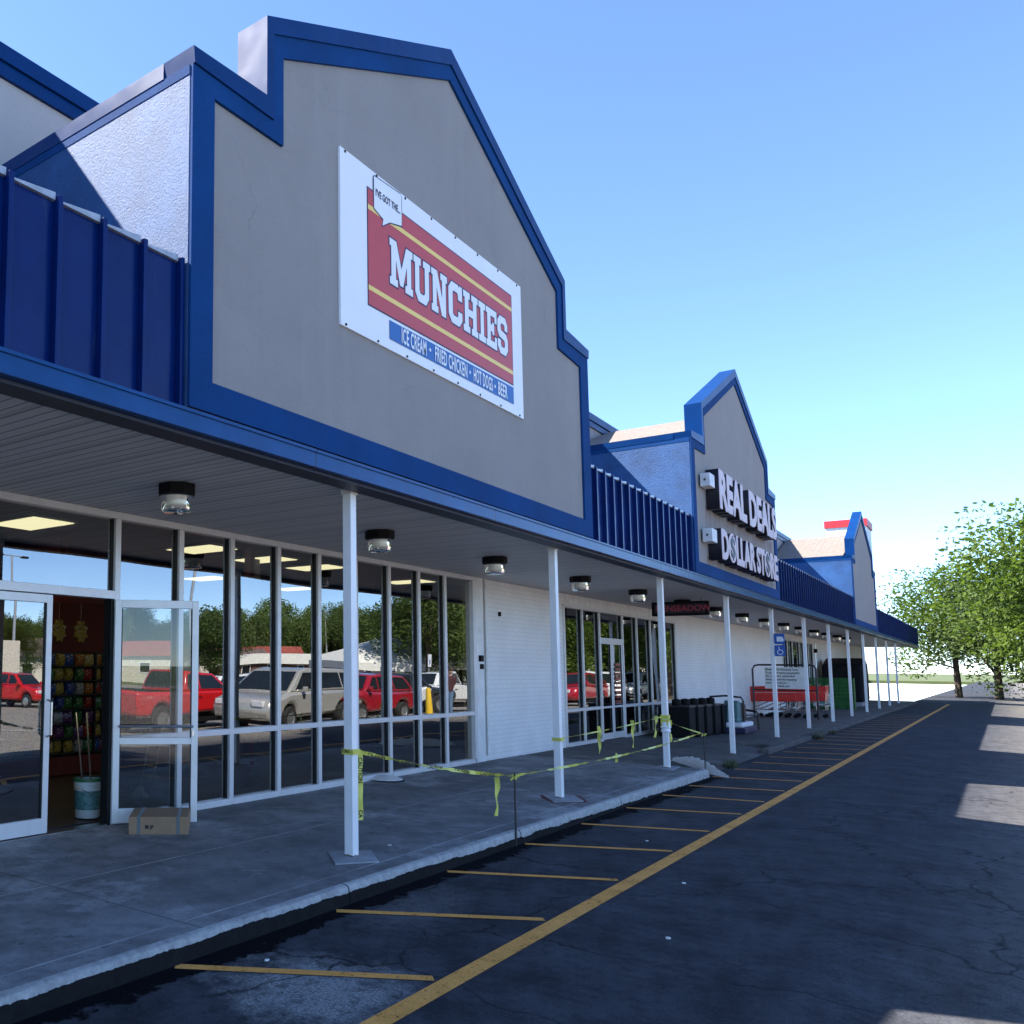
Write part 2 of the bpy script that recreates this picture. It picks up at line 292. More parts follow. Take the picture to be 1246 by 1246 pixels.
    for n, c in dict(p_red=(.55,.03,.02), p_or=(.65,.20,.02), p_blue=(.03,.10,.45), p_grn=(.04,.25,.06), p_yel=(.65,.45,.05), p_wht=(.55,.55,.52), p_pur=(.2,.04,.22)).items():
        MT[n] = snack('snack_'+n, tuple(v*.55 for v in c))
init_mats()

# ---------------------------------------------------------------- mesh helpers
class MB:
    def __init__(s): s.v = []; s.f = []
    def poly(s, pts): b = len(s.v); s.v += [tuple(p) for p in pts]; s.f.append(tuple(range(b, b+len(pts)))); return s
    def box(s, x0, x1, y0, y1, z0, z1):
        b = len(s.v); s.v += [(x0,y0,z0),(x1,y0,z0),(x1,y1,z0),(x0,y1,z0),(x0,y0,z1),(x1,y0,z1),(x1,y1,z1),(x0,y1,z1)]
        s.f += [tuple(b+i for i in q) for q in ((0,3,2,1),(4,5,6,7),(0,1,5,4),(1,2,6,5),(2,3,7,6),(3,0,4,7))]; return s
    def prism(s, pts, y0, y1):                     # polygon in x,z (counter-clockwise seen from -y), extruded in y
        b = len(s.v); n = len(pts); s.v += [(x, y0, z) for x, z in pts] + [(x, y1, z) for x, z in pts]
        s.f.append(tuple(range(b, b+n))); s.f.append(tuple(range(b+2*n-1, b+n-1, -1)))
        for i in range(n): j = (i+1) % n; s.f.append((b+i, b+n+i, b+n+j, b+j))
        return s
    def prism_z(s, pts, z0, z1):                   # polygon in x,y
        b = len(s.v); n = len(pts); s.v += [(x, y, z0) for x, y in pts] + [(x, y, z1) for x, y in pts]
        s.f.append(tuple(range(b+n-1, b-1, -1))); s.f.append(tuple(range(b+n, b+2*n)))
        for i in range(n): j = (i+1) % n; s.f.append((b+i, b+j, b+n+j, b+n+i))
        return s
    def tube(s, pts, r, seg=8, r_end=None, cap=True):
        pts = [Vector(p) for p in pts]; n = len(pts); b = len(s.v)
        for i, p in enumerate(pts):
            d = (pts[min(i+1, n-1)] - pts[max(i-1, 0)]).normalized()
            a = d.cross(Vector((0,0,1)) if abs(d.z) < .9 else Vector((1,0,0))).normalized(); c = d.cross(a)
            rr = r if r_end is None else r + (r_end-r)*i/(n-1)
            for k in range(seg):
                t = 2*math.pi*k/seg; s.v.append(tuple(p + a*rr*math.cos(t) + c*rr*math.sin(t)))
        for i in range(n-1):
            for k in range(seg):
                k2 = (k+1) % seg; s.f.append((b+i*seg+k, b+i*seg+k2, b+(i+1)*seg+k2, b+(i+1)*seg+k))
        if cap: s.f.append(tuple(b+k for k in range(seg-1, -1, -1))); s.f.append(tuple(b+(n-1)*seg+k for k in range(seg)))
        return s
    def lathe(s, prof, cx=0, cy=0, seg=24):
        b = len(s.v); n = len(prof)
        for r, z in prof:
            for k in range(seg): t = 2*math.pi*k/seg; s.v.append((cx+r*math.cos(t), cy+r*math.sin(t), z))
        for i in range(n-1):
            for k in range(seg): k2 = (k+1) % seg; s.f.append((b+i*seg+k, b+i*seg+k2, b+(i+1)*seg+k2, b+(i+1)*seg+k))
        return s
    def ring(s, outer, inner, y0, y1):             # frame between two same-length outlines in x,z
        n = len(outer); b = len(s.v)
        s.v += [(x, y0, z) for x, z in outer] + [(x, y0, z) for x, z in inner] + [(x, y1, z) for x, z in outer] + [(x, y1, z) for x, z in inner]
        for i in range(n):
            j = (i+1) % n
            s.f += [(b+i, b+j, b+n+j, b+n+i), (b+i, b+2*n+i, b+2*n+j, b+j), (b+n+i, b+n+j, b+3*n+j, b+3*n+i), (b+2*n+i, b+3*n+i, b+3*n+j, b+2*n+j)]
        return s
    def xf(s, mat): s.v = [tuple(mat @ Vector(p)) for p in s.v]; return s
    def build(s, name, mat, parent=None, bevel=0, smooth=False):
        off = Vector(parent.get('org', (0,0,0))) if parent is not None else Vector((0,0,0))
        me = bpy.data.meshes.new(name); me.from_pydata([tuple(Vector(p)-off) for p in s.v], [], s.f); me.update()
        me.materials.append(MT[mat]); o = bpy.data.objects.new(name, me); col.objects.link(o)
        if parent is not None:
            o.parent = parent; o['org'] = tuple(off)
        if bevel:
            bv = o.modifiers.new('bevel', 'BEVEL'); bv.width = bevel; bv.segments = 2; bv.limit_method = 'ANGLE'
        if smooth:
            for p in me.polygons: p.use_smooth = True
            me.set_sharp_from_angle(angle=R(40))
        return o
def tag(o, label=None, cat=None, group=None, kind=None):
    if label: o['label'] = label
    if cat: o['category'] = cat
    if group: o['group'] = group
    if kind: o['kind'] = kind
    return o
def empty(name, loc=(0,0,0), label=None, cat=None, group=None):
    e = bpy.data.objects.new(name, None); e.empty_display_size = .1; col.objects.link(e); e.location = loc; e['org'] = tuple(loc)
    return tag(e, label, cat, group)
def copy_tree(o, parent=None):
    c = o.copy(); col.objects.link(c)
    if parent is not None: c.parent = parent
    for ch in [k for k in o.children]: copy_tree(ch, c)
    return c
def text_mesh(name, s, size, mat, parent, loc, rot, ext=.001, off=0.0, sx=1.0, align='LEFT', shear=0.0, spacing=1.0):
    cu = bpy.data.curves.new(name, 'FONT'); cu.body = s; cu.size = size; cu.extrude = ext; cu.offset = off; cu.align_x = align; cu.shear = shear; cu.space_character = spacing; cu.resolution_u = 3
    t = bpy.data.objects.new(name, cu); col.objects.link(t); bpy.context.view_layer.update()
    me = bpy.data.meshes.new_from_object(t.evaluated_get(bpy.context.evaluated_depsgraph_get())); bpy.data.objects.remove(t)
    mt = Matrix.Translation(Vector(loc)) @ rot.to_4x4() @ Matrix.Diagonal((sx, 1, 1, 1)); me.transform(mt)
    off_ = Vector(parent.get('org', (0,0,0))) if parent is not None else Vector((0,0,0)); me.transform(Matrix.Translation(-off_))
    me.materials.clear(); me.materials.append(MT[mat]); me.name = name
    o = bpy.data.objects.new(name, me); col.objects.link(o)
    if parent is not None: o.parent = parent; o['org'] = tuple(off_)
    return o
ROT_FRONT = Matrix(((1,0,0),(0,0,-1),(0,1,0)))      # text facing -y, reading along +x
ROT_LEFT = Matrix(((0,0,-1),(-1,0,0),(0,1,0)))      # text facing -x, reading along -y

# ================================================================ GROUND
YW, YP, YF, ZS = 6.281, 3.887, 3.62, 3.08
def lotz(y): return 0 if y > .9 else max(-.5, (y-.9)*.046)
def sheet(name, mat, xs, ys, zf, z_off=0):
    b = MB()
    for y in ys:
        for x in xs: b.v.append((x, y, zf(y)+z_off))
    nx = len(xs)
    for j in range(len(ys)-1):
        for i in range(nx-1): b.f.append((j*nx+i, j*nx+i+1, (j+1)*nx+i+1, (j+1)*nx+i))
    return b.build(name, mat)
tag(sheet('parking_lot', 'asphalt', [-60,-20,0,20,40,80,220], [-46,-12,-10,-8,-6,-4,-2,0,.5,.9,2,3.9], lotz), kind='structure')
tag(sheet('grass', 'grass', [-1200,-60,220,1500], [-1400,-300,-46.2], lambda y: -.52), kind='structure')
tag(MB().box(-1200, 1500, 20, 1400, -.6, -.02).box(-1200,-60.01,-46.1,20,-.6,-.02).box(220.01,1500,-46.1,20,-.6,-.02).build('ground', 'grass'), kind='structure')
tag(sheet('street', 'asphalt', [-400, 600], [-64, -54], lambda y: -.5), kind='structure')
# walks
b = MB().box(-40, 15.25, 3.47, 6.4, -.3, .13)
tag(b.build('sidewalk', 'walk'), kind='structure')
k = MB(); n = 120; b = k
prof = [(3.47,.13),(3.44,.129),(3.42,.122),(3.41,.105),(3.405,.06),(3.40,.0),(3.39,-.05)]
random.seed(3)
for i in range(n+1):
    x = -14 + (15.25+14)*i/n; w = random.uniform(-.0025, .0025) if i < n else 0
    for (yy, zz) in prof: b.v.append((x, yy+w*(1 if zz < .128 else 0), zz))
m_ = len(prof)
for i in range(n):
    for j in range(m_-1): b.f.append((i*m_+j, i*m_+j+1, (i+1)*m_+j+1, (i+1)*m_+j))
b.poly([(15.25, y, z) for y, z in prof] + [(15.25, 3.47, -.05)])
tag(b.build('kerb', 'kerb', smooth=True), kind='structure')
tag(sheet('tar_strip', 'tar', [-14,-4,4,9,15.3], [3.08, 3.42], lambda y: .004), kind='structure')
# lowered walk and ramp beyond the kerb end
b = MB()
b.poly([(15.25,3.5,.006),(21.5,3.55,.012),(21.5,4.6,.11),(15.25,4.6,.07)])
b.poly([(15.25,4.6,.07),(21.5,4.6,.11),(21.5,6.4,.13),(15.25,6.4,.128)])
b.box(21.5, 60, 3.66, 6.4, -.2, .115)
tag(b.build('worn_walk', 'lowwalk'), kind='structure')
b = MB().box(20.4, 23.8, 3.50, 3.655, -.1, .10); tag(b.build('kerb_stub', 'lowwalk', bevel=.02), kind='structure')
b = MB().box(23.8, 60, 3.50, 3.655, -.1, .09); tag(b.build('kerb_far', 'lowwalk', bevel=.02), kind='structure')

# painted lines: each stripe one thing
def quad_line(a, c, w, z=.004, ends=None):
    a = Vector((*a, z)); c = Vector((*c, z)); d = (c-a).normalized(); p = Vector((-d.y, d.x, 0))*w/2; return MB().poly([a-p, c-p, c+p, a+p])
b = quad_line((-14, 2.20), (60, 2.24), .11); tag(b.build('yellow_long_line', 'yellow'), 'long yellow painted line that the short stripes run into', 'painted line')
S = [((3.587,3.40),(4.38,2.30)),((5.111,3.38),(5.88,2.30)),((6.695,3.38),(7.36,2.30)),((8.24,3.38),(8.86,2.30)),((9.721,3.38),(10.2,2.30)),((11.215,3.38),(11.68,2.30)),((12.698,3.38),(12.98,2.30)),((14.002,3.38),(14.34,2.30))]
ordn = ['nearest', 'second', 'third', 'fourth', 'fifth', 'sixth', 'seventh', 'eighth']
xx = 15.45
while xx < 44: S.append(((xx,3.4),(xx+.34,2.30))); xx += 1.46
for x_ in (2.05, .5): S.append(((x_,3.40),(x_+.8,2.30)))
nums = ordn + ['ninth','tenth','eleventh','twelfth','thirteenth','fourteenth','fifteenth','sixteenth','seventeenth','eighteenth','nineteenth','twentieth']
for i, (a, c) in enumerate(S):
    o = quad_line(a, c, .075, .0042).build('yellow_stripe', 'yellow')
    if i < 20: lb = f'{nums[i]} slanted yellow hatch stripe counted from the camera along the kerb'
    else: lb = 'slanted yellow hatch stripe far along the lot' if i < len(S)-2 else 'slanted yellow hatch stripe beside the camera'
    if i == 0: lb = 'nearest slanted yellow hatch stripe, crossing the pale dusty patch of asphalt'
    tag(o, lb, 'painted line', 'yellow hatch stripes between kerb and long line')

# ================================================================ BUILDING
B = empty('shopping_plaza', (0,0,0), 'long strip of shops with grey stucco gables, blue metal fascia and a covered walk', 'building')
X0, X1 = -16, 66
MB().box(X0, X1, 6.0, 6.2, 3.9, 6.53).build('parapet_wall', 'band', B)
MB().box(X0, X1, 5.965, 6.235, 6.53, 6.65).box(X0, X1, 5.94, 6.26, 6.655, 6.80).build('parapet_coping', 'cap', B)
MB().box(X0, X1, 6.45, 19.5, 3.2, 3.4).box(X0, X1, 3.7, 6.0, 3.93, 4.0).build('flat_roof', 'dark', B)
MB().box(X0, X1, 19.5, 19.8, 0, 6.5).box(X0, X0+.3, 6.25, 19.5, 0, 6.4).box(X1-.3, X1, 6.25, 19.5, 0, 6.4).build('rear_wall', 'darkwall', B)
# canopy
MB().box(X0, X1, 3.80, 6.275, ZS, ZS+.05).build('soffit', 'soffit', B)
MB().box(X0, X1, 3.60, 3.80, 3.045, 3.165).build('beam', 'beam', B, bevel=.004)
MB().box(X0, X1, 3.66, 3.83, 3.022, 3.043).build('beam_underside', 'dark', B)  # dark strip: the shade under the beam put into its colour
MB().box(X0, X1, 3.588, 3.602, 3.152, 3.172).build('beam_lip', 'beam', B)
# ribbed fascia sections
GC = [-4.57, 7.43, 19.43, 40.0]; HW = 3.58
secs = [(X0, GC[0]-HW), (GC[0]+HW, GC[1]-HW), (GC[1]+HW, GC[2]-HW), (GC[2]+HW, GC[3]-HW), (GC[3]+HW, X1)]
for si, (a, c) in enumerate(secs):
    pan = MB().box(a, c, 3.672, 3.70, 3.165, 4.10).build('ribbed_fascia', 'bmetal', B)
    rb = MB(); wg = MB(); x = c - .03
    while x > a+.03:
        rb.box(x-.016, x+.016, 3.625, 3.6718, 3.175, 4.125)
        xl = max(a+.02, x-.32)
        wg.prism([(xl+.02, 4.101), (x-.02, 4.101), (x-.02, 4.145), (xl+.02, 4.112)], 3.65, 3.74)
        x -= .32
    rb.build('seam_rib', 'bmetal', pan, bevel=.003); wg.build('bent_top_flange', 'top', pan)
# gables
def outl(cx, out=True):
    if out: P = [(-3.58,3.185),(3.58,3.185),(3.58,5.50),(2.83,5.55),(2.83,6.14),(0,7.46),(-2.83,6.14),(-2.83,5.55),(-3.58,5.50)]
    else:   P = [(-3.37,3.38),(3.33,3.38),(3.33,5.24),(2.63,5.28),(2.63,5.955),(0,7.17),(-2.63,5.955),(-2.63,5.29),(-3.37,5.27)]
    return [(cx+x, z) for x, z in P]
def capline(cx, dz):                                   # outline shrunk by dz, for the metal cap
    P = [(-3.58,5.50),(-2.83,5.55),(-2.83,6.14),(0,7.46),(2.83,6.14),(2.83,5.55),(3.58,5.50)]
    Q = [(-3.58,5.405),(-2.83+dz*.55,5.55-dz),(-2.83+dz*.55,6.14-dz*.6),(0,7.46-dz*1.1),(2.83-dz*.55,6.14-dz*.6),(2.83-dz*.55,5.55-dz),(3.58,5.405)]
    return [(cx+x, z) for x, z in P], [(cx+x, z) for x, z in Q]
for gi, cx in enumerate(GC):
    g = MB().prism([(x, z) for x, z in outl(cx, True)], 3.612, 3.80).build('gable', 'grey', B)
    MB().ring(outl(cx, True), outl(cx, False), 3.588, 3.6118).build('blue_border', 'bstucco', g)
    P, Q = capline(cx, .13); cb = MB()
    n = len(P); outp = P + Q[::-1]
    b0 = len(cb.v)
    up_ = [(x+(-.012 if x < cx-.01 else (.012 if x > cx+.01 else 0)), z+.012) for x, z in P]
    poly = up_ + Q[::-1]
    m2 = len(poly); y0, y1 = 3.572, 3.84
    cb.v += [(x, y0, z) for x, z in poly] + [(x, y1, z) for x, z in poly]
    for i in range(n-1):
        a_, b_, c_, d_ = i, i+1, m2-2-i, m2-1-i
        cb.f += [(a_, d_, c_, b_), (m2+a_, m2+b_, m2+c_, m2+d_), (a_, b_, m2+b_, m2+a_), (d_, m2+d_, m2+c_, c_)]
    cb.f += [(0, m2, 2*m2-1, m2-1), (n-1, n, m2+n, m2+n-1)]
    cb.build('gable_cap', 'cap', g)
    for s, x in ((-1, cx-HW), (1, cx+HW)):
        xa, xb = (x, x+.15) if s < 0 else (x-.15, x)
        MB().box(xa-(.004 if s < 0 else 0), xb+(.004 if s > 0 else 0), 3.613, 5.998, 3.19, 5.34).build('return_wall', 'rstucco', g)
        MB().box(xa-(.008 if s < 0 else 0), xb+(.008 if s > 0 else 0), 3.6135, 5.998, 5.3405, 5.4045).build('return_band', 'bstucco', g)  # darker blue band right below the return cap
        MB().box(xa-(.0125 if s < 0 else .03), xb+(.0125 if s > 0 else .03), 3.8405, 5.96, 5.4055, 5.512).build('return_cap', 'cap', g)
    rf = MB()
    rf.prism([(cx-HW+.19, 5.50), (cx, 6.62), (cx+HW-.19, 5.50), (cx+HW-.19, 5.40), (cx, 6.52), (cx-HW+.19, 5.40)][::-1], 3.86, 5.93)
    rf.build('gable_roof', 'shingle', g)
# storefront wall: brick stretches and lintels
WT = .25
def wallbox(a, c, z0=.0, z1=3.078, mat='brick', name='brick_wall', y=YW): return MB().box(a, c, y, y+WT, z0, z1).build(name, mat, B)
wallbox(13.83, 17.36); wallbox(25.28, 40.1); wallbox(47.4, X1)
wallbox(17.36, 25.28, 2.875, name='lintel_panel', mat='white'); wallbox(40.1, 47.4, 2.875, name='lintel_panel', mat='white')
MB().box(13.50, 13.80, YW-.02, YW+.2, 0, 3.078).build('pilaster', 'white', B)
MB().tube([(13.85,YW-.04,.22),(13.85,YW-.04,3.07)], .028).build('drain_pipe', 'white', B)
MB().box(13.60, 13.70, YW-.06, YW-.02, 1.72, 1.82).build('keypad', 'black', B); MB().box(13.64, 13.71, YW-.055, YW-.02, 1.60, 1.68).build('doorbell', 'black', B)
MB().box(14.42, 14.48, YW-.03, YW, 2.49, 2.56).build('sensor', 'black', B)
MB().tube([(48.0,YW-.03,1.3),(48.0,YW-.03,3.0)], .02).build('conduit', 'steel', B)
MB().box(47.75, 47.95, YW-.12, YW, 2.45, 2.62).build('wall_speaker', 'black', B)
# interior
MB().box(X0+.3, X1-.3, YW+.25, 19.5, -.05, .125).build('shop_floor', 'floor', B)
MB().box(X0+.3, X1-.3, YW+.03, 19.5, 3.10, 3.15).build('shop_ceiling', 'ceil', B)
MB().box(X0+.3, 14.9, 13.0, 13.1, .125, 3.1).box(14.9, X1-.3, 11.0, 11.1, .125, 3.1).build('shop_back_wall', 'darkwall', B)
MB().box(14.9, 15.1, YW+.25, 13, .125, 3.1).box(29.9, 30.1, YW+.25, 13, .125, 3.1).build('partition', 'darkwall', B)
MB().box(6.25, 9.9, 10.4, 10.5, .125, 3.1).box(6.22, 6.30, 7.75, 10.4, 2.3, 3.098).box(6.30, 7.0, 7.70, 7.75, 2.3, 3.098).build('red_partition', 'redwall', B)
MB().box(8.62, 8.70, 6.95, 7.05, .125, 3.09).build('red_column', 'redwall', B)
MB().box(9.35, 9.5, 7.5, 7.65, .125, 3.09).box(13.0, 13.15, 7.6, 7.8, .125, 3.09).build('interior_column', 'darkwall', B)

def storefront(name, x0, x1, mull, ztop, transom=None, door=None, label=None, rail=.905, railskip=()):
    """mull: mullion centre xs; a frame mesh with glass panes, rails and sills"""
    yf0, yf1 = YW-.03, YW+.09
    fr = MB(); w = .034
    zs, zt = .130, .195
    fr.box(x0, x1, yf0, yf1, ztop-.065, ztop)                      # head
    xs = [x0+w] + list(mull) + [x1-w]
    for x in xs: fr.box(x-w, x+w, yf0+.002, yf1-.002, zs, ztop-.066)
    fo = fr.build(name, 'frame', B, bevel=.003)
    sill = MB(); rl = MB(); gk = MB()
    for i in range(len(xs)-1):
        a, c = xs[i]+w, xs[i+1]-w
        isd = door and any(a > d0-.1 and c < d1+.1 for d0, d1 in [door])
        if isd: continue
        MB().box(a, c, yf0-.004, yf1, zs, zt).build('sill', 'frame', fo, bevel=.002)
        if rail and i not in railskip: MB().box(a, c, yf0+.004, yf1-.004, rail-.03, rail+.03).build('mid_rail', 'frame', fo, bevel=.002)
    # dark gaskets seen beside each mullion
    for x in xs[1:]:
        MB().box(x-w-.014, x-w-.0005, yf0+.035, yf1-.01, zt+.001, ztop-.067).build('gasket', 'gasket', fo)
    for i in range(len(xs)-1):
        a, c = xs[i]+w+.001, xs[i+1]-w-.015
        isd = door and any(a > d0-.1 and c < d1+.1 for d0, d1 in [door])
        tilt = random.uniform(-.0012, .0012)
        if isd:
            continue
        if rail and i not in railskip:
            MB().poly([(a,YW+.03,zt),(c,YW+.03+tilt,zt),(c,YW+.03+tilt,rail-.031),(a,YW+.03,rail-.031)]).build('window_pane', 'glass', fo)
            MB().poly([(a,YW+.03,rail+.031),(c,YW+.03+tilt,rail+.031),(c,YW+.03+tilt,ztop-.067),(a,YW+.03,ztop-.067)]).build('window_pane', 'glass', fo)
        else:
            MB().poly([(a,YW+.03,zt),(c,YW+.03+tilt,zt),(c,YW+.03+tilt,ztop-.067),(a,YW+.03,ztop-.067)]).build('window_pane', 'glass', fo)
    return fo
def transom_pane(fo, a, c, z0, z1): MB().poly([(a,YW+.03,z0),(c,YW+.03,z0),(c,YW+.03,z1),(a,YW+.03,z1)]).build('window_pane', 'glass', fo)
# storefront one, right of the door
sf1 = storefront('storefront_frame', 5.70, 13.50, [6.623, 7.445, 8.295, 9.124, 9.97, 10.821, 11.661, 12.48], ZS-.003)
MB().box(13.40, 13.498, YW-.034, YW+.085, .13, 3.0).build('frame_post', 'frame', sf1)
# storefront one, door bay (two transom lights over a pair of doors) and windows left of it
sfL = MB().box(-6, 5.70, YW-.03, YW+.09, ZS-.068, ZS-.003).box(4.20, 5.70, YW-.028, YW+.088, 2.235, 2.315).box(4.20-.068, 4.20, YW-.028, YW+.088, .13, ZS-.069).box(2.9, 2.965, YW-.028, YW+.088, .13, ZS-.069).box(1.6, 1.665, YW-.028, YW+.088, .13, ZS-.069).box(-6, 4.13, YW-.03, YW+.09, .13, .195).build('entrance_frame', 'frame', B, bevel=.003)
transom_pane(sfL, 4.201, 5.699, 2.316, ZS-.069); transom_pane(sfL, 2.966, 4.131, .196, ZS-.069); transom_pane(sfL, 1.666, 2.899, .196, ZS-.069); transom_pane(sfL, -6, 1.599, .196, ZS-.069)
MB().box(5.69, 5.703, YW+.005, YW+.08, 2.316, ZS-.069).build('gasket', 'gasket', sfL)
MB().box(4.2, 5.7, YW-.02, YW+.10, .126, .140).build('threshold', 'steel', sfL)
def door_leaf(name, hinge, ang, w, label, mid, side, glassm='glass'):
    """leaf built from x=0 (hinge) to x=w, y around 0, then rotated"""
    h0, h1 = .15, 2.228; e = empty(name, (hinge[0], hinge[1], 0)); e.parent = B; e['org'] = tuple(hinge) + (0,); e['label'] = label
    T = Matrix.Translation(Vector((hinge[0], hinge[1], 0))) @ Matrix.Rotation(ang, 4, 'Z')
    s = .062; t = .022
    fr = MB().box(0, s, -t, t, h0, h1).box(w-s, w, -t, t, h0, h1).box(s, w-s, -t+.001, t-.001, h1-.075, h1).box(s, w-s, -t+.001, t-.001, h0, h0+.13)
    if mid: fr.box(s, w-s, -t+.002, t-.002, .87, .93)
    fr.xf(T).build('door_frame', 'frame', e, bevel=.003)
    zz = [(h0+.131, .869), (.931, h1-.076)] if mid else [(h0+.131, h1-.076)]
    for a, c in zz: MB().poly([(s,0,a),(w-s,0,a),(w-s,0,c),(s,0,c)]).xf(T).build('door_glass', glassm, e)
    for a, c in zz:
        for q in (s, w-s-.01): MB().box(q, q+.01, -.015, .015, a, c).xf(T).build('gasket', 'gasket', e)
    return e, T
dl, T = door_leaf('door', (4.235, YW+.01), 0, .735, 'closed glass door leaf', False, 1)
MB().tube([(.70,-.03,.98),(.70,-.085,1.0),(.70,-.085,1.28),(.70,-.03,1.30)], .011).xf(T).build('handle', 'steel', dl)
a_open = math.atan2(5.74-6.25, 6.30-5.69)
dr, T = door_leaf('door', (5.695, YW-.04), a_open, .80, 'glass door leaf standing open with a push bar', True, -1, 'dglass')
MB().tube([(.05,-.022,1.04),(.05,-.06,1.04),(.75,-.06,1.04),(.75,-.022,1.04)], .013).xf(T).build('push_bar', 'steel', dr)
MB().tube([(.25,.0,2.195),(.02,.02,2.20)], .012).xf(T).build('closer_arm', 'black', dr)
MB().box(.745,.765,-.03,.03,.95,1.0).xf(T).build('lock', 'steel', dr)
MB().box(5.66, 5.70, YW-.02, YW+.08, .13, 2.235).build('door_jamb', 'gasket', sfL)
# storefront two
sf2 = storefront('storefront_frame', 17.36, 25.25, [18.40, 19.42, 20.93, 21.97, 23.03, 24.10], 2.872, door=(19.42, 20.93), rail=.82)
MB().box(19.455, 20.895, YW-.026, YW+.08, 2.19, 2.28).build('door_head', 'frame', sf2)
transom_pane(sf2, 19.456, 20.895, 2.281, 2.80)
for (h, w_, dd) in ((19.46, .70, 0), (20.89, .70, math.pi)):
    e, T = door_leaf('door', (h, YW+.01), dd, w_, 'closed glass door of the second shop', False, 1)
    MB().box(.063, .637, -.02, .02, .80, .84).xf(T).build('push_rail', 'frame', e)
# vertical red lettering decal on the second shop's right-hand door
for kz in range(9): MB().box(20.38, 20.72, YW-.012, YW-.008, 1.75-.1*kz-.06, 1.75-.1*kz).build('door_decal', 'p_red', sf2)
# storefront three
sf3 = storefront('storefront_frame', 40.1, 47.4, [41.2, 42.3, 43.9, 45.0, 46.2], 2.872, rail=.82)
# troffers in shop ceiling
trl = ['nearest the entrance', 'beside the red column', 'third along the windows', 'fourth along the windows']
for i, (x, y) in enumerate([(5.62,7.47),(8.25,7.45),(9.60,7.5),(10.85,7.5),(7.15,9.95),(11.1,9.9),(13.6,7.5),(2.6,7.5),(21,8.2),(8.9,12.0),(13.6,9.9)]):
    if i == 0: proto_t = empty('ceiling_light', (0,0,0)); MB().box(-.29,.29,-.40,.40,3.075,3.098).build('light_frame', 'white', proto_t); MB().box(-.26,.26,-.37,.37,3.068,3.0745).build('diffuser', 'troffer', proto_t); o = proto_t
    else: o = copy_tree(proto_t)
    o.location = (x, y, 0); tag(o, ['glowing ceiling panel behind the glass over the doors', 'glowing ceiling panel in the shop beside the tall lamp pole reflection', 'glowing ceiling panel just right of the dark column inside', 'glowing ceiling panel partly behind the nearest white post', 'dim rear ceiling panel left of the doors', 'dim rear ceiling panel below the pole top', 'glowing ceiling panel near the far pilaster', 'glowing ceiling panel left of the entrance', 'ceiling panel inside the second shop', 'small ceiling panel far back in the shop', 'rear ceiling panel by the far pilaster'][i], 'ceiling light', 'ceiling light panels inside the shops')
# chimney-like block behind
c_ = empty('rooftop_block', (61, 5, 6.5), 'white brick rooftop block with red coping rising behind the far roof', 'rooftop block')
MB().box(60, 62.5, 5.2, 7.0, 6.4, 9.6).build('block_wall', 'brick', c_); MB().box(59.93, 62.6, 5.13, 7.07, 9.601, 10.0).build('coping', 'redcop', c_)

# ================================================================ POSTS
plab = ['nearest white square post, yellow tape hanging down its side', 'second white post, standing on a pad edged with a dark red stain', 'third white post, wrapped in a knot of tape and white plastic', 'fourth white post, beside the black carts', 'fifth white post, carrying the small blue signs', 'sixth white post, in front of the red shopping carts', 'seventh white post, before the green crates', 'eighth white post, at the right edge of the row']
pm = empty('canopy_post', (0,0,0)); MB().box(-.042,.042,-.039,.039,0,2.93).build('post_shaft', 'post', pm, bevel=.004); MB().box(-.05,.05,-.05,.05,2.88,2.945).build('post_bracket', 'white', pm)
for i in range(-3, 12):
    x = 6.095 + 4.4*i; o = pm if i == -3 else copy_tree(pm)
    zb = .13 if x < 15.25 else (.045 if x < 21.5 else .115)
    o.location = (x, YP, zb)
    o.scale = (1, 1, (3.075-zb)/2.945)
    tag(o, plab[i] if 0 <= i < 8 else ('white canopy post at the far end of the walk' if i >= 8 else 'white canopy post behind the camera'), 'post', 'white canopy posts along the walk')
    if x < 15.25 and i >= 0:
        pass
pd = empty('post_pad', (6.08, 3.86, .13), 'square concrete pad under the nearest post', 'concrete pad')
MB().prism_z([(5.755,3.815),(6.065,3.625),(6.385,3.885),(6.10,4.115)], .131, .141).build('pad', 'slab', pd, bevel=.003)
b = MB().prism_z([(10.13,3.82),(10.44,3.60),(10.83,3.84),(10.56,4.10)], .131, .139); o = b.build('post_pad', 'slab'); tag(o, 'rough square concrete pad under the second post', 'concrete pad')
b = MB().prism_z([(10.06,3.80),(10.42,3.55),(10.62,3.64),(10.90,3.80),(10.84,3.93),(10.60,4.16),(10.36,4.04)], .1302, .1308); o = b.build('paint_stain', 'redsp'); tag(o, 'dark red stain around the pad of the second post', 'stain')
b = MB().prism_z([(14.5,3.72),(15.2,3.78),(15.2,4.05),(14.6,4.02)], .131, .142); o = b.build('post_pad', 'slab', bevel=.004); tag(o, 'flat concrete pad under the third post', 'concrete pad')

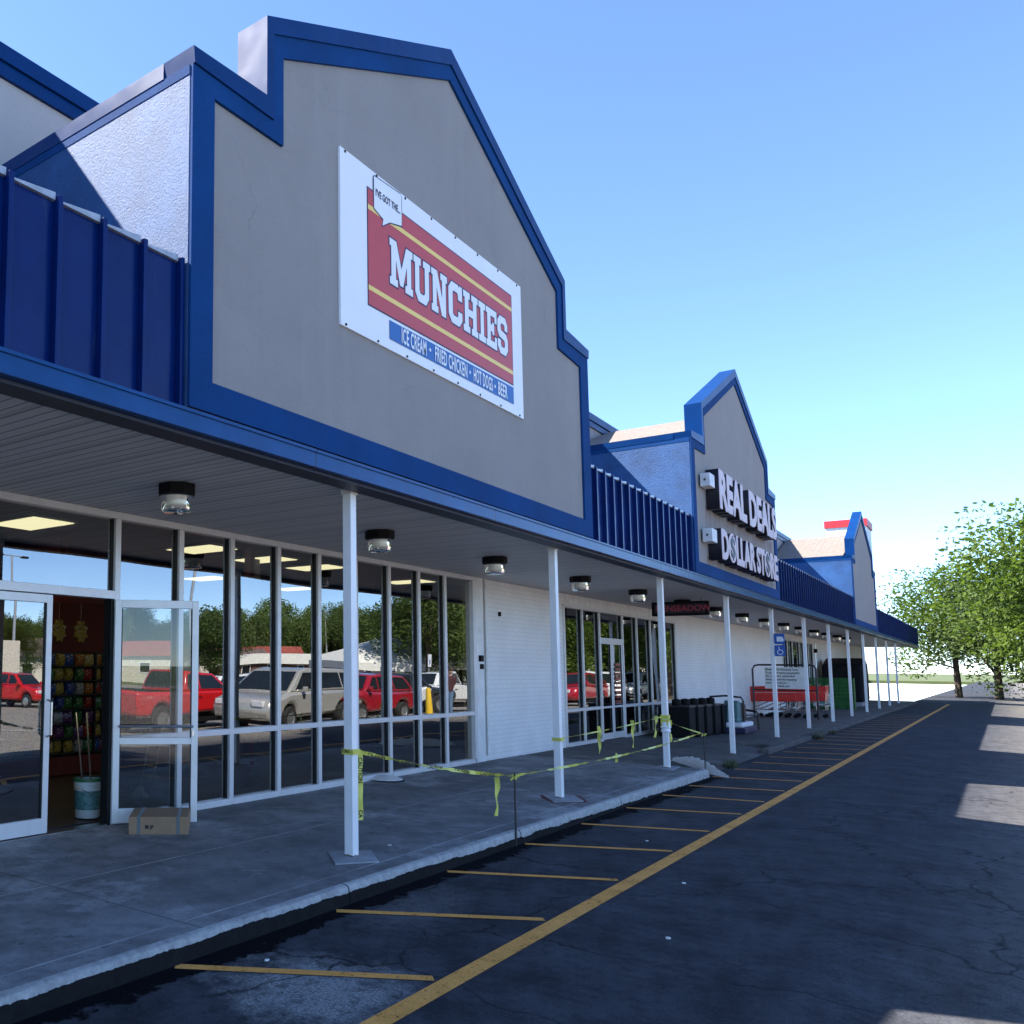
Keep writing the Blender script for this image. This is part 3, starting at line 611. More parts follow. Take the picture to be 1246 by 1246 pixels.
# ================================================================ SOFFIT LIGHTS
sl = empty('soffit_light', (0,0,0))
hb = MB(); hb.lathe([(0,0),(.156,0),(.160,-.01),(.160,-.085),(.156,-.092),(0,-.092)], seg=8); hb.xf(Matrix.Rotation(R(22.5), 4, 'Z')); hb.build('lamp_housing', 'black', sl, bevel=.006)
MB().lathe([(.134,-.092),(.138,-.10),(.134,-.105)], seg=28).build('lamp_ring', 'steel', sl, smooth=True)
MB().lathe([(.131,-.093),(.130,-.17),(.122,-.215),(.10,-.228),(0,-.231)], seg=28).build('lamp_lens', 'lens', sl, smooth=True)
MB().lathe([(0,-.094),(.126,-.094),(.123,-.180),(.115,-.186),(0,-.188)], seg=24).build('lamp_diffuser', 'lensin', sl, smooth=True)
MB().lathe([(0,-.175),(.022,-.175),(.022,-.20),(.012,-.212),(0,-.213)], .045, 0, 10).lathe([(0,-.175),(.022,-.175),(.022,-.20),(.012,-.212),(0,-.213)], -.045, .01, 10).build('lamp_bulb', 'rim', sl, smooth=True)
LX = [-3.9,-.9,2.1,5.15,8.33,11.25,14.45,17.45,20.5,23.3,26.2,29.1,32.0,34.9,37.8,40.7,43.6,46.5]
lw = {3:'nearest soffit lamp, above the open shop door', 4:'second soffit lamp, just right of the nearest post', 5:'third soffit lamp, above the far window corner', 6:'fourth soffit lamp, over the white brick wall', 7:'fifth soffit lamp, over the start of the second shopfront', 8:'sixth soffit lamp, overlapping the dark hanging sign', 9:'seventh soffit lamp, just past the dark hanging sign', 10:'eighth soffit lamp, right of the fourth post', 11:'ninth soffit lamp, left of the blue signs', 12:'tenth soffit lamp, above the shopping carts', 13:'eleventh soffit lamp, above the far shopfront', 14:'twelfth soffit lamp, near the right end of the row'}
for i, x in enumerate(LX):
    o = sl if i == 0 else copy_tree(sl); o.location = (x, 4.93, ZS-.001)
    tag(o, lw.get(i, 'soffit lamp behind the camera' if i < 3 else 'tiny soffit lamp at the far end of the canopy'), 'ceiling lamp', 'black and clear lamps under the canopy')

# ================================================================ MAIN SIGN
sg = empty('banner_sign', (7.26, 3.6, 4.2), 'large white banner board with red panel reading MUNCHIES on the near gable', 'sign')
yb = 3.592
MB().prism([(5.53,4.205),(8.995,4.215),(8.995,5.655),(5.53,5.635)], yb, 3.611).build('board', 'sign_white', sg)
def slab_(pts, mat, name, k): return MB().prism(pts, yb-.0012*k-.001, yb-.0012*k+.0001).build(name, mat, sg)
red = [(5.93,4.49),(8.735,4.525),(8.735,5.465),(5.93,5.46)]
slab_([(5.918,4.478),(8.747,4.513),(8.747,5.477),(5.918,5.472)], 'sign_navy', 'panel_outline', 1); slab_(red, 'sign_red', 'red_panel', 2)
slab_([(5.93,5.285),(8.735,5.298),(8.735,5.338),(5.93,5.325)], 'sign_yel', 'yellow_stripe', 3); slab_([(5.93,4.612),(8.735,4.626),(8.735,4.666),(5.93,4.652)], 'sign_yel', 'yellow_stripe', 3)
slab_([(6.25,4.295),(8.74,4.315),(8.74,4.512-.02),(6.25,4.455)], 'sign_blue', 'blue_strip', 3)
def bubble(g): 
    return [(6.02-g,5.325-g),(6.165-g*.3,5.285-g),(6.15-g,5.225-g*1.6),(6.27+g*.3,5.30-g),(6.465+g,5.345-g),(6.465+g,5.60+g*.4),(6.45,5.62+g),(6.03,5.60+g),(6.02-g,5.59)]
slab_(bubble(.010), 'sign_navy', 'bubble_outline', 4); slab_(bubble(0), 'sign_white', 'speech_bubble', 5)
text_mesh('bubble_text', "I'VE GOT THE...", .085, 'sign_navy', sg, (6.04, yb-.0012*5-.003, 5.44), ROT_FRONT, .0004, .002, .70)
GL = dict(
 I=(.5,[(0,0),(.5,0),(.5,.16),(.37,.16),(.37,.84),(.5,.84),(.5,1),(0,1),(0,.84),(.13,.84),(.13,.16),(0,.16)]),
 H=(.95,[(0,0),(.42,0),(.42,.16),(.33,.16),(.33,.42),(.62,.42),(.62,.16),(.53,.16),(.53,0),(.95,0),(.95,.16),(.86,.16),(.86,.84),(.95,.84),(.95,1),(.53,1),(.53,.84),(.62,.84),(.62,.6),(.33,.6),(.33,.84),(.42,.84),(.42,1),(0,1),(0,.84),(.09,.84),(.09,.16),(0,.16)]),
 E=(.8,[(0,0),(.8,0),(.8,.32),(.64,.32),(.64,.18),(.33,.18),(.33,.42),(.46,.42),(.46,.35),(.6,.35),(.6,.67),(.46,.67),(.46,.6),(.33,.6),(.33,.82),(.64,.82),(.64,.68),(.8,.68),(.8,1),(0,1),(0,.84),(.09,.84),(.09,.16),(0,.16)]),
 C=(.84,[(.2,0),(.65,0),(.82,.17),(.82,.36),(.58,.36),(.58,.25),(.53,.2),(.31,.2),(.26,.25),(.26,.75),(.31,.8),(.53,.8),(.58,.75),(.58,.64),(.82,.64),(.82,1),(.66,1),(.64,.94),(.58,1),(.2,1),(.02,.82),(.02,.18)]),
 U=(.97,[(.26,0),(.7,0),(.88,.18),(.88,.84),(.97,.84),(.97,1),(.55,1),(.55,.84),(.64,.84),(.64,.26),(.58,.2),(.38,.2),(.32,.26),(.32,.84),(.41,.84),(.41,1),(0,1),(0,.84),(.08,.84),(.08,.18)]),
 N=(.97,[(0,0),(.4,0),(.4,.16),(.31,.16),(.31,.62),(.62,0),(.88,0),(.88,.84),(.97,.84),(.97,1),(.56,1),(.56,.84),(.65,.84),(.65,.4),(.35,1),(0,1),(0,.84),(.08,.84),(.08,.16),(0,.16)]),
 M=(1.2,[(0,0),(.4,0),(.4,.16),(.31,.16),(.31,.6),(.52,.08),(.68,.08),(.89,.6),(.89,.16),(.8,.16),(.8,0),(1.2,0),(1.2,.16),(1.11,.16),(1.11,.84),(1.2,.84),(1.2,1),(.86,1),(.6,.45),(.34,1),(0,1),(0,.84),(.08,.84),(.08,.16),(0,.16)]),
 S=(.82,[(.2,0),(.62,0),(.8,.17),(.8,.45),(.66,.58),(.29,.62),(.24,.67),(.24,.76),(.3,.81),(.5,.81),(.56,.76),(.56,.66),(.78,.66),(.78,.84),(.62,1),(.18,1),(0,.84),(0,.56),(.14,.43),(.51,.39),(.56,.35),(.56,.24),(.5,.19),(.3,.19),(.24,.25),(.24,.36),(0,.36),(0,.17)]))
def offset_poly(P, d):
    n = len(P); o = []
    for i in range(n):
        a, b_, c = Vector(P[i-1]), Vector(P[i]), Vector(P[(i+1) % n]); e1 = (b_-a).normalized(); e2 = (c-b_).normalized()
        n1 = Vector((e1.y, -e1.x)); n2 = Vector((e2.y, -e2.x)); mm = (n1+n2); L = mm.length_squared
        mm = mm*(2/L) if L > .3 else n1; o.append(tuple(b_ + mm*d))
    return o
xs_ = dict(M=[6.262,.385], U=[6.665,.30], N=[6.985,.30], C=[7.305,.29], H=[7.615,.31], I=[7.945,.15], E=[8.11,.245], S=[8.375,.25])
for ch, (x, w) in xs_.items():
    gw, P = GL[ch]; Q = [(x + px/gw*w, 4.775 + pz*.395) for px, pz in P]
    slab_(offset_poly(Q, .014), 'sign_navy', 'letter_outline', 3.2); slab_(Q, 'sign_white', 'letter', 4.2)
words = [('ICE CREAM', 6.43, 6.86), ('FRIED CHICKEN', 7.02, 7.655), ('HOT DOGS', 7.79, 8.215), ('BEER', 8.345, 8.565)]
for wd, a, c in words:
    t = text_mesh('strip_text', wd, .185, 'sign_white', sg, (a, yb-.008, 4.317+(a-6.25)*.008), ROT_FRONT, .0004, .0040, 1.0, spacing=1.08)
    me = t.data; mn = min(v.co.x for v in me.vertices); mx = max(v.co.x for v in me.vertices); k = (c-a)/(mx-mn)
    for v in me.vertices: v.co.x = mn + (v.co.x-mn)*k
for x in (6.94, 7.725, 8.28):
    MB().prism([(x+.016*math.cos(t*.785), 4.392+.016*math.sin(t*.785)) for t in range(8)], yb-.0085, yb-.004).build('strip_dot', 'sign_white', sg)
for x in [5.6+.47*i for i in range(8)]:
    for z in (4.222+(x-5.53)*.003, 5.618+(x-5.53)*.005): MB().lathe([(.0,-.003),(.011,-.003),(.011,.003)], seg=8).xf(Matrix.Translation((x, yb-.003, z)) @ Matrix.Rotation(R(90), 4, 'X')).build('screw', 'ink', sg)

# ================================================================ CHANNEL LETTERS (second gable)
def channel(name, text, zb, h, x0, x1, label, dollar):
    e = empty(name, ((x0+x1)/2, 3.5, zb), label, 'sign')
    t = text_mesh('tmp', text, 1.0, 'letter', None, (0,0,0), Matrix.Identity(3), .001, .045, 1)
    mn = min(v.co.x for v in t.data.vertices); mxx = max(v.co.x for v in t.data.vertices); k = (x1-x0)/(mxx-mn); bpy.data.objects.remove(t)
    pos = mn
    acc = 0; ws = []
    for i, ch in enumerate(text):                       # advance widths from prefixes
        if ch == ' ': ws.append(None); continue
        p = text_mesh('tmp', text[:i+1], 1.0, 'letter', None, (0,0,0), Matrix.Identity(3), .001, .045, 1); r = max(v.co.x for v in p.data.vertices); bpy.data.objects.remove(p)
        p = text_mesh('tmp', ch, 1.0, 'letter', None, (0,0,0), Matrix.Identity(3), .001, .045, 1); w0 = min(v.co.x for v in p.data.vertices); w1 = max(v.co.x for v in p.data.vertices); bpy.data.objects.remove(p)
        ws.append((r-(w1-w0), r))
    for i, ch in enumerate(text):
        if ch == ' ': continue
        a, c = ws[i]; xa, xb = x0+(a-mn)*k, x0+(c-mn)*k; sh = .93
        if ch == 'O' and dollar:
            cx_, rx, rz = (xa+xb)/2, (xb-xa)/2, h/2
            el = [(cx_+rx*math.cos(q*math.pi/14), zb+rz+rz*math.sin(q*math.pi/14)) for q in range(28)]
            l_ = MB().prism(el, 3.40, 3.409).build('letter', 'letter', e); MB().prism([(cx_+(x-cx_)*1.0, z) for x, z in el], 3.4095, 3.598).build('letter_return', 'ldark', l_)
            d = text_mesh('dollar_mark', 'S', 1, 'ldark', l_, (0,0,0), Matrix.Identity(3), .002, .03, 1); fit(d, l_, cx_-rx*.55, cx_+rx*.55, zb+h*.16, zb+h*.84, 3.39, 3.3995)
            MB().box(cx_-rx*.1, cx_+rx*.1, 3.392, 3.3995, zb+h*.08, zb+h*.155).box(cx_-rx*.1, cx_+rx*.1, 3.392, 3.3995, zb+h*.845, zb+h*.92).build('dollar_bar', 'ldark', l_)
        else:
            l_ = text_mesh('letter', ch, 1, 'letter', e, (0,0,0), Matrix.Identity(3), .05, .045, 1); fit(l_, e, xa, xb, zb, zb+h, 3.40, 3.409)
            r_ = text_mesh('letter_return', ch, 1, 'ldark', l_, (0,0,0), Matrix.Identity(3), .05, .045, 1); fit(r_, l_, xa, xb, zb, zb+h, 3.4095, 3.598)
    return e
def fit(o, par, xa, xb, za, zb, ya, yb_):
    vs = o.data.vertices; org = Vector(par.get('org', (0,0,0)))
    # text_mesh subtracted the parent's origin: undo
    P = [v.co + org for v in vs]
    m0 = [min(p[i] for p in P) for i in range(3)]; m1 = [max(p[i] for p in P) for i in range(3)]
    for v, p in zip(vs, P):
        q = [(p[i]-m0[i])/max(1e-6, m1[i]-m0[i]) for i in range(3)]
        v.co = Vector((xa+(xb-xa)*q[0], yb_+(ya-yb_)*q[2], za+(zb-za)*q[1])) - org
    o.data.update()
channel('channel_letter_sign', 'REAL DEALS', 4.34, .68, 16.80, 21.85, 'upper row of pale channel letters reading REAL DEALS', False)
channel('channel_letter_sign', 'DOLLAR STORE', 3.48, .52, 16.80, 21.75, 'lower row of pale channel letters reading DOLLAR STORE', True)
for nm, z0, z1 in (('upper', 4.66, 4.88), ('lower', 3.73, 3.95)):
    e = empty('junction_box', (16.5, 3.5, z0), f'white metal junction box left of the {nm} letter row', 'junction box'); MB().box(16.33, 16.66, 3.44, 3.586, z0, z1).build('box_body', 'wbox', e, bevel=.006); MB().box(16.322, 16.329, 3.50, 3.53, (z0+z1)/2-.015, (z0+z1)/2+.015).build('knockout', 'ink', e); MB().box(16.661, 16.82, 3.48, 3.586, z0+.04, z1-.03).build('box_arm', 'ldark', e)

# ================================================================ TAPE
def ribbon(pts, w, twist=0.0, ph=0.0, jitter=0):
    b = MB(); n = len(pts); P = [Vector(p) for p in pts]
    for i, p in enumerate(P):
        d = (P[min(i+1, n-1)]-P[max(i-1, 0)]).normalized(); a = d.cross(Vector((0,0,1)) if abs(d.z) < .95 else Vector((0,1,0))).normalized(); c = a.cross(d).normalized()
        t = ph + twist*i/(n-1) + math.sin(i*1.7)*jitter; v = (c*math.cos(t) + a*math.sin(t))*w/2; b.v += [tuple(p-v), tuple(p+v)]
    for i in range(n-1): b.f.append((2*i, 2*i+1, 2*i+3, 2*i+2))
    return b
def span(a, c, n=40, sag=.04): return [Vector(a).lerp(Vector(c), t/n) - Vector((0,0,sag*4*(t/n)*(1-t/n))) for t in range(n+1)]
def inkmarks(a, c, e, step=.32, wd='CAUTION', size=.05, sag=.04):
    a, c = Vector(a), Vector(c); L = (c-a).length; d = (c-a).normalized(); k = .1
    while k < L-.3:
        t = (k+.12)/L; p = a.lerp(c, k/L) - Vector((0,0,sag*4*t*(1-t)+.018)); up_v = Vector((0,0,1)); nx = d; ny = (up_v - d*up_v.dot(d)).normalized(); nz = nx.cross(ny)
        Rm = Matrix((nx, ny, nz)).transposed(); text_mesh('tape_print', wd, size, 'ink', e, p + nz*.003, Rm, .0004, .001, .9); k += step
P0 = (6.14, 3.846, .945); K1 = (8.08, 3.42, .63); K2 = (15.28, 3.50, .66); P2 = (14.93, 3.845, .82); P1 = (10.50, 3.93, .80)
e = empty('caution_tape', P0, 'yellow caution tape stretched from nearest post to the first stake', 'tape'); ribbon(span(P0, K1, 40, .03), .033, 4.2, .2, .35).build('tape_strip', 'tape', e); inkmarks(P0, K1, e, .36, sag=.03)
e = empty('caution_tape', K1, 'yellow caution tape stretched between the two thin stakes', 'tape'); ribbon(span(K1, K2, 90, .05), .026, 14, 0, .4).build('tape_strip', 'tape', e)
e = empty('caution_tape', K2, 'yellow caution tape running from far stake back to third post', 'tape'); ribbon(span(K2, P2, 12, .005), .02, 2).build('tape_strip', 'tape', e)
e = empty('caution_tape', P1, 'yellow caution tape sagging between the second and third posts', 'tape'); ribbon(span(P1, (14.86,3.93,.90), 50, .02), .018, 9, 0, .3).build('tape_strip', 'tape', e)
def wrap(cx, cyy, z, h, label, extra=0):
    e = empty('tape_wrap', (cx, cyy, z), label, 'tape'); b = MB()
    q = .052
    for kk in range(2+extra): b.box(cx-q-.001*kk, cx+q+.001*kk, cyy-q-.001*kk, cyy+q+.001*kk, z+kk*h*.55, z+kk*h*.55+h*.5)
    b.build('tape_band', 'tape', e); return e
e = wrap(6.095, YP, .925, .04, 'yellow tape wrapped round the nearest post'); text_mesh('tape_print', 'CAU', .035, 'ink', e, (6.095-.056, YP+.045, .94), ROT_LEFT, .0005, .001, .9)
wrap(10.495, YP, .785, .035, 'yellow tape wrapped round the second post')
e = wrap(14.895, YP, .74, .12, 'bunched yellow tape and plastic round the third post', 1); MB().lathe([(0,.66),(.058,.665),(.072,.69),(.062,.72),(.078,.75),(.060,.78),(.066,.81),(.056,.83)], 14.895, YP, 9).xf(Matrix.Identity(4)).build('plastic_wrap', 'bag', e, smooth=True)
def tail(x, y, z1, z0, w, label, wd=None, lean=0.0, par=None):
    n = 14; pts = [(x+lean*i/n+.004*math.sin(i*.7), y+.004*math.cos(i*.9), z1+(z0-z1)*i/n) for i in range(n+1)]
    e = empty('tape_tail', (x, y, z1), label, 'tape'); b = MB(); P = [Vector(p) for p in pts]
    for i, p in enumerate(P):
        t = .75 + .9*math.sin(i*.35+x); v = Vector((math.cos(t), -math.sin(t), 0))*w/2*(1-.35*i/n); b.v += [tuple(p-v), tuple(p+v)]
    for i in range(n): b.f.append((2*i, 2*i+1, 2*i+3, 2*i+2))
    b.build('tape_strip', 'tape', e); return e
# tail on nearest post, with print
e = empty('tape_tail', (6.16, 3.84, .93), 'printed caution tape tail hanging down the side of the nearest post', 'tape')
n = 16; b = MB()
dirv = Vector((.80, -.60, 0)).normalized()
dirv = Vector((cy*0+.62, -.78, 0)).normalized()
for i in range(n+1):
    p = Vector((6.150+.004*math.sin(i), 3.856, .94-.53*i/n)); v = dirv*.036; b.v += [tuple(p-v*.1), tuple(p+v)]
for i in range(n): b.f.append((2*i, 2*i+1, 2*i+3, 2*i+2))
b.build('tape_strip', 'tape', e)
nzv = Vector((-.78, -.62, 0)).normalized(); Rm = Matrix((Vector((0,0,-1)), dirv, Vector((0,0,-1)).cross(dirv))).transposed()
for wd, z in (('CAUTION', .90), ('CA', .49)): text_mesh('tape_print', wd, .045, 'ink', e, Vector((6.150, 3.856, z)) + dirv*.002 + Rm.col[2]*.003, Rm, .0005, .001, 1.0)
tail(7.87, 3.47, .63, .29, .05, 'yellow tape tail hanging beside the first stake', lean=-.03)
tail(12.1, 3.95, .88, .53, .05, 'first of the three yellow tape tails before the second shop'); tail(13.5, 3.95, .90, .52, .05, 'middle of the three yellow tape tails before the second shop'); tail(14.74, 3.97, .92, .60, .05, 'yellow tape tail just left of the third post', lean=-.1)
tail(15.0, 3.85, .85, .52, .06, 'yellow tape tail on the right side of the third post'); tail(11.2, 3.47, .63, .52, .045, 'short yellow tape tail on the low tape right of second post')
for (x, y, z1, lb) in ((8.085, 3.40, .66, 'thin black stake at the kerb edge holding the tape, nearer one'), (15.33, 3.47, .68, 'thin black stake at the kerb end holding the tape, farther one')):
    e = empty('stake', (x, y, 0), lb, 'stake'); MB().tube([(x, y, .0), (x+.002, y, z1)], .009).build('rod', 'blk', e); b = MB()
    for a in range(5): t = a*1.3; b.tube([(x,y,z1-.04), (x+.05*math.cos(t), y+.04*math.sin(t), z1-.05+.02*math.sin(a*2))], .008, 5)
    b.build('tape_knot', 'tape', e)

# ================================================================ WALK CLUTTER
# cardboard box
A_, B_, C_ = Vector((5.475,5.775,0)), Vector((5.85,5.41,0)), Vector((6.24,5.74,0)); D_ = A_+(C_-B_)
e = empty('cardboard_box', (5.86,5.6,.13), 'flat brown cardboard box with grey tape straps by the open door', 'box')
MB().prism_z([tuple(v[:2]) for v in (A_, B_, C_, D_)], .131, .285).build('box_body', 'card', e, bevel=.004)
u = (B_-A_); vv = (C_-B_); st = MB()
for f in (.14, .80):
    a0 = A_+u*f; a1 = A_+u*(f+.055); nn = Vector((-vv.x, -vv.y, 0)).normalized()*.002
    st.poly([a0+nn+Vector((0,0,.135)), a1+nn+Vector((0,0,.135)), a1+nn+Vector((0,0,.2875)), a0+nn+Vector((0,0,.2875))]); st.poly([a0+nn+Vector((0,0,.2875)), a1+nn+Vector((0,0,.2875)), a1+vv+Vector((0,0,.2875)), a0+vv+Vector((0,0,.2875))])
st.build('tape_strap', 'strap', e); ux = u.normalized(); Rm = Matrix((ux, Vector((0,0,1)), ux.cross(Vector((0,0,1))))).transposed()
text_mesh('box_print', '■ JP', .04, 'ink', e, A_+u*.27+Vector((0,0,.185))+ux.cross(Vector((0,0,1)))*.002, Rm, .0003, .002, 1)
# bucket and mops inside the doorway
bx_, by_ = 5.80, 6.70
e = empty('bucket', (bx_,by_,.14), 'white plastic pail with a green rim standing just inside the doorway', 'bucket')
MB().lathe([(0,.14),(.118,.14),(.122,.15),(.138,.44),(.146,.445),(.146,.455),(.139,.458),(.142,.475),(.148,.48),(.148,.50),(.14,.50),(.12,.17),(0,.17)], bx_, by_, 28).build('pail_body', 'pail', e, smooth=True)
MB().lathe([(.149,.485),(.151,.497),(.149,.512),(.13,.515)], bx_, by_, 28).build('pail_rim', 'greenp', e, smooth=True)
MB().lathe([(.1275,.22),(.1365,.40)], bx_, by_, 28).build('pail_label', 'lbl', e, smooth=True)
MB().tube([(bx_-.15,by_,.44),(bx_-.12,by_-.12,.40),(bx_,by_-.165,.33),(bx_+.12,by_-.12,.40),(bx_+.15,by_,.44)], .003, 6).build('bail_handle', 'steel', e)
def mop(a, c, lb, head=True):
    e = empty('mop', a, lb, 'mop'); MB().tube([a, c], .010, 8).build('mop_handle', 'steel', e)
    if head:
        b = MB(); ax, ay, az = a
        for i in range(10): t = i*.63; b.tube([(ax,ay,az+.05), (ax+.05*math.cos(t), ay+.05*math.sin(t), az), (ax+.09*math.cos(t), ay+.09*math.sin(t), az-.06)], .008, 5)
        b.build('mop_head', 'pail', e)
mop((bx_-.03,by_+.02,.30), (bx_+.12,by_+.35,1.12), 'left mop handle leaning out of the white pail', False); mop((bx_+.05,by_,.30), (bx_+.22,by_+.30,1.12), 'right mop handle leaning out of the white pail', False)
for i, (x, y) in enumerate(((6.55,6.75),(6.66,6.85),(6.78,6.8))): mop((x,y,.30), (x+.10,y-.12,1.25), ['first','middle','last'][i]+' of three mops seen through the open door glass')
e = empty('supply_bag', (6.75,6.9,.13), 'dark grey bag of supplies on the floor behind the door glass', 'bag'); MB().lathe([(0,.13),(.2,.13),(.23,.2),(.2,.34),(.1,.42),(.03,.45)], 6.85, 6.9, 12).build('bag_body', 'strap', e, smooth=True)
# drain cover by the window, doormat
e = empty('drain_cap', (10.55,6.2,.13), 'dark round lump with pale cover at the foot of the window', 'drain cap'); MB().lathe([(0,.20),(.10,.195),(.2,.165),(.23,.15)], 10.45, 6.13, 18).build('cover', 'white', e, smooth=True); MB().lathe([(0,.175),(.10,.17),(.19,.15),(.20,.131)], 10.47, 6.09, 18).build('lump', 'black', e, smooth=True)
# snack rack
e = empty('snack_rack', (8.1, 9.4, .125), 'dark rack of colourful snack bags facing the open doorway', 'rack')
b = MB().box(6.6, 10.0, 9.75, 9.80, .13, 1.78)
for z in [.42+.195*i for i in range(7)]: b.box(6.6, 10.0, 9.45, 9.749, z-.012, z)
for x in (6.58, 8.28, 10.0): b.box(x, x+.02, 9.45, 9.80, .13, 1.79)
b.build('rack_frame', 'shelf', e); MB().box(6.62, 9.98, 9.40, 9.445, .14, .38).build('rack_base', 'redwall', e)
cols_ = dict(p_red='red', p_or='orange', p_blue='blue', p_grn='green', p_yel='yellow', p_wht='white', p_pur='purple'); protos = {}
for r in range(7):
    for c in range(20):
        m = random.choice(list(cols_)) if not (r == 6 and c > 14) else 'p_blue'
        x = 6.68+.168*c; z = .425+.195*r
        if m not in protos:
            b = MB(); w, h, d = .072, .158, .03
            ring0 = [(-w,-.004),(w,-.004),(w,.004),(-w,.004)]
            lev = [(0,.15,1),(.03,.8,.97),(.08,1,.96),(.13,.8,.97),(h,.12,1)]
            for (z_, dd, ww) in lev: b.v += [(-w*ww,-d*dd,z_),(w*ww,-d*dd,z_),(w*ww,d*dd,z_),(-w*ww,d*dd,z_)]
            for i in range(4):
                for k_ in range(4): q = (k_+1) % 4; b.f.append((4*i+k_,4*i+q,4*i+4+q,4*i+4+k_))
            b.f += [(3,2,1,0),(16,17,18,19)]; o = b.build('snack_bag', m); protos[m] = o
        else: o = protos[m].copy(); col.objects.link(o)
        o.location = (x, 9.52+random.uniform(-.02,.03), z); o.rotation_euler = (0, random.uniform(-.08,.08), random.uniform(-.3,.3))
        tag(o, f'{cols_[m]} snack bag on the dark rack inside the doorway', 'snack bag', 'snack bags on the rack')
for i, x in enumerate((7.55, 7.95, 8.35)):
    e = empty('hanging_ornament', (x, 9.9, 1.8), ['left', 'middle', 'right'][i]+' yellow hanging ornament on the red wall above the snacks', 'ornament')
    pts = [(x+.11*math.cos(t*.3927)*(1.2 if t % 2 else .8), 2.08+.15*math.sin(t*.3927)*(1.15 if t % 2 else .85)) for t in range(16)]
    MB().prism(pts, 9.86, 9.90).build('ornament_body', 'p_yel', e); MB().tube([(x,9.88,2.22),(x,9.88,3.09)], .004, 5).build('cord', 'steel', e)
# plastic sandbag tube at kerb end
e = empty('plastic_sheet_roll', (16,3.7,.03), 'crumpled white plastic sheeting snaking off the kerb end', 'plastic sheet')
pts = [(16.85,4.3,.10),(16.6,4.1,.12),(16.4,3.92,.13),(16.15,3.75,.13),(15.85,3.6,.12),(15.6,3.4,.08),(15.4,3.2,.04)]
b = MB(); rs = [.05,.08,.095,.1,.1,.09,.05]; n = 36; seg = 10
for i in range(n+1):
    f = i/n*(len(pts)-1); k_ = min(int(f), len(pts)-2); p = Vector(pts[k_]).lerp(Vector(pts[k_+1]), f-k_); r = rs[k_]+(rs[k_+1]-rs[k_])*(f-k_)
    for s_ in range(seg):
        t = 2*math.pi*s_/seg; rr = r*(1+random.uniform(-.22,.22)); b.v.append((p.x+rr*.7*math.cos(t), p.y+rr*.7*math.cos(t), max(.008, p.z-.03+rr*math.sin(t))))
for i in range(n):
    for s_ in range(seg): q = (s_+1) % seg; b.f.append((i*seg+s_, i*seg+q, (i+1)*seg+q, (i+1)*seg+s_))
b.build('sheet', 'bag', e)
# weeds
for i, (x, y, s_, lb) in enumerate(((17.1,3.50,1,'small weed clump at the ramp edge past the kerb end'),(25.9,3.42,1.3,'taller yellowish weed clump in the far kerb line'),(28.4,3.42,.8,'low weed tuft farther along the far kerb'))):
    b = MB(); rnd = random.Random(i)
    for k_ in range(70):
        t = rnd.uniform(0, 6.28); r = rnd.uniform(0,.13)*s_; h = rnd.uniform(.05,.2)*s_; px_, py_ = x+r*math.cos(t)*1.6, y+r*math.sin(t); w = .012*s_; lx, ly = rnd.uniform(-.06,.06), rnd.uniform(-.06,.06)
        b.poly([(px_-w,py_,.0),(px_+w,py_,.0),(px_+w+lx*.6,py_+ly*.6,h*.7),(px_+lx,py_+ly,h),(px_-w+lx*.6,py_+ly*.6,h*.7)])
    tag(b.build('weed', 'weed'), lb, 'weed')
rnd = random.Random(5)
for i, (x, y, z) in enumerate(((6.7,3.9,.131),(4.0,3.1,.003),(6.0,1.6,.003),(7.6,1.9,.003),(9.2,2.6,.003))):
    b = MB().prism_z([(x+.02*math.cos(t)*rnd.uniform(.6,1.3), y+.015*math.sin(t)*rnd.uniform(.6,1.3)) for t in (0,1,2,3,4.2,5.3)], z, z+.006)
    tag(b.build('litter', 'white'), ['scrap of white litter on the walk right of the nearest post', 'scrap of white litter below the kerb in the near corner', 'white pebble on the dark open asphalt, nearest one', 'white pebble on the dark open asphalt, farther one', 'white scrap lying on the hatched strip'][i], 'litter')

# ================================================================ FAR WALK OBJECTS
# hanging sign
e = empty('hanging_sign', (20.1, 4.8, 2.74), 'dark framed box sign with pink lettering hung under the canopy', 'sign')
MB().box(20.08, 20.20, 4.36, 5.42, 2.73, 3.02).build('sign_frame', 'black', e, bevel=.01); MB().box(20.072, 20.0795, 4.42, 5.36, 2.775, 2.975).build('sign_face', 'ldark', e); text_mesh('sign_text', 'MENSEADOW', .17, 'pink', e, (20.068, 5.34, 2.82), ROT_LEFT, .001, .003, .95)
MB().box(20.13, 20.15, 4.5, 4.52, 3.02, ZS).box(20.13, 20.15, 5.2, 5.22, 3.02, ZS).build('hanger', 'steel', e)
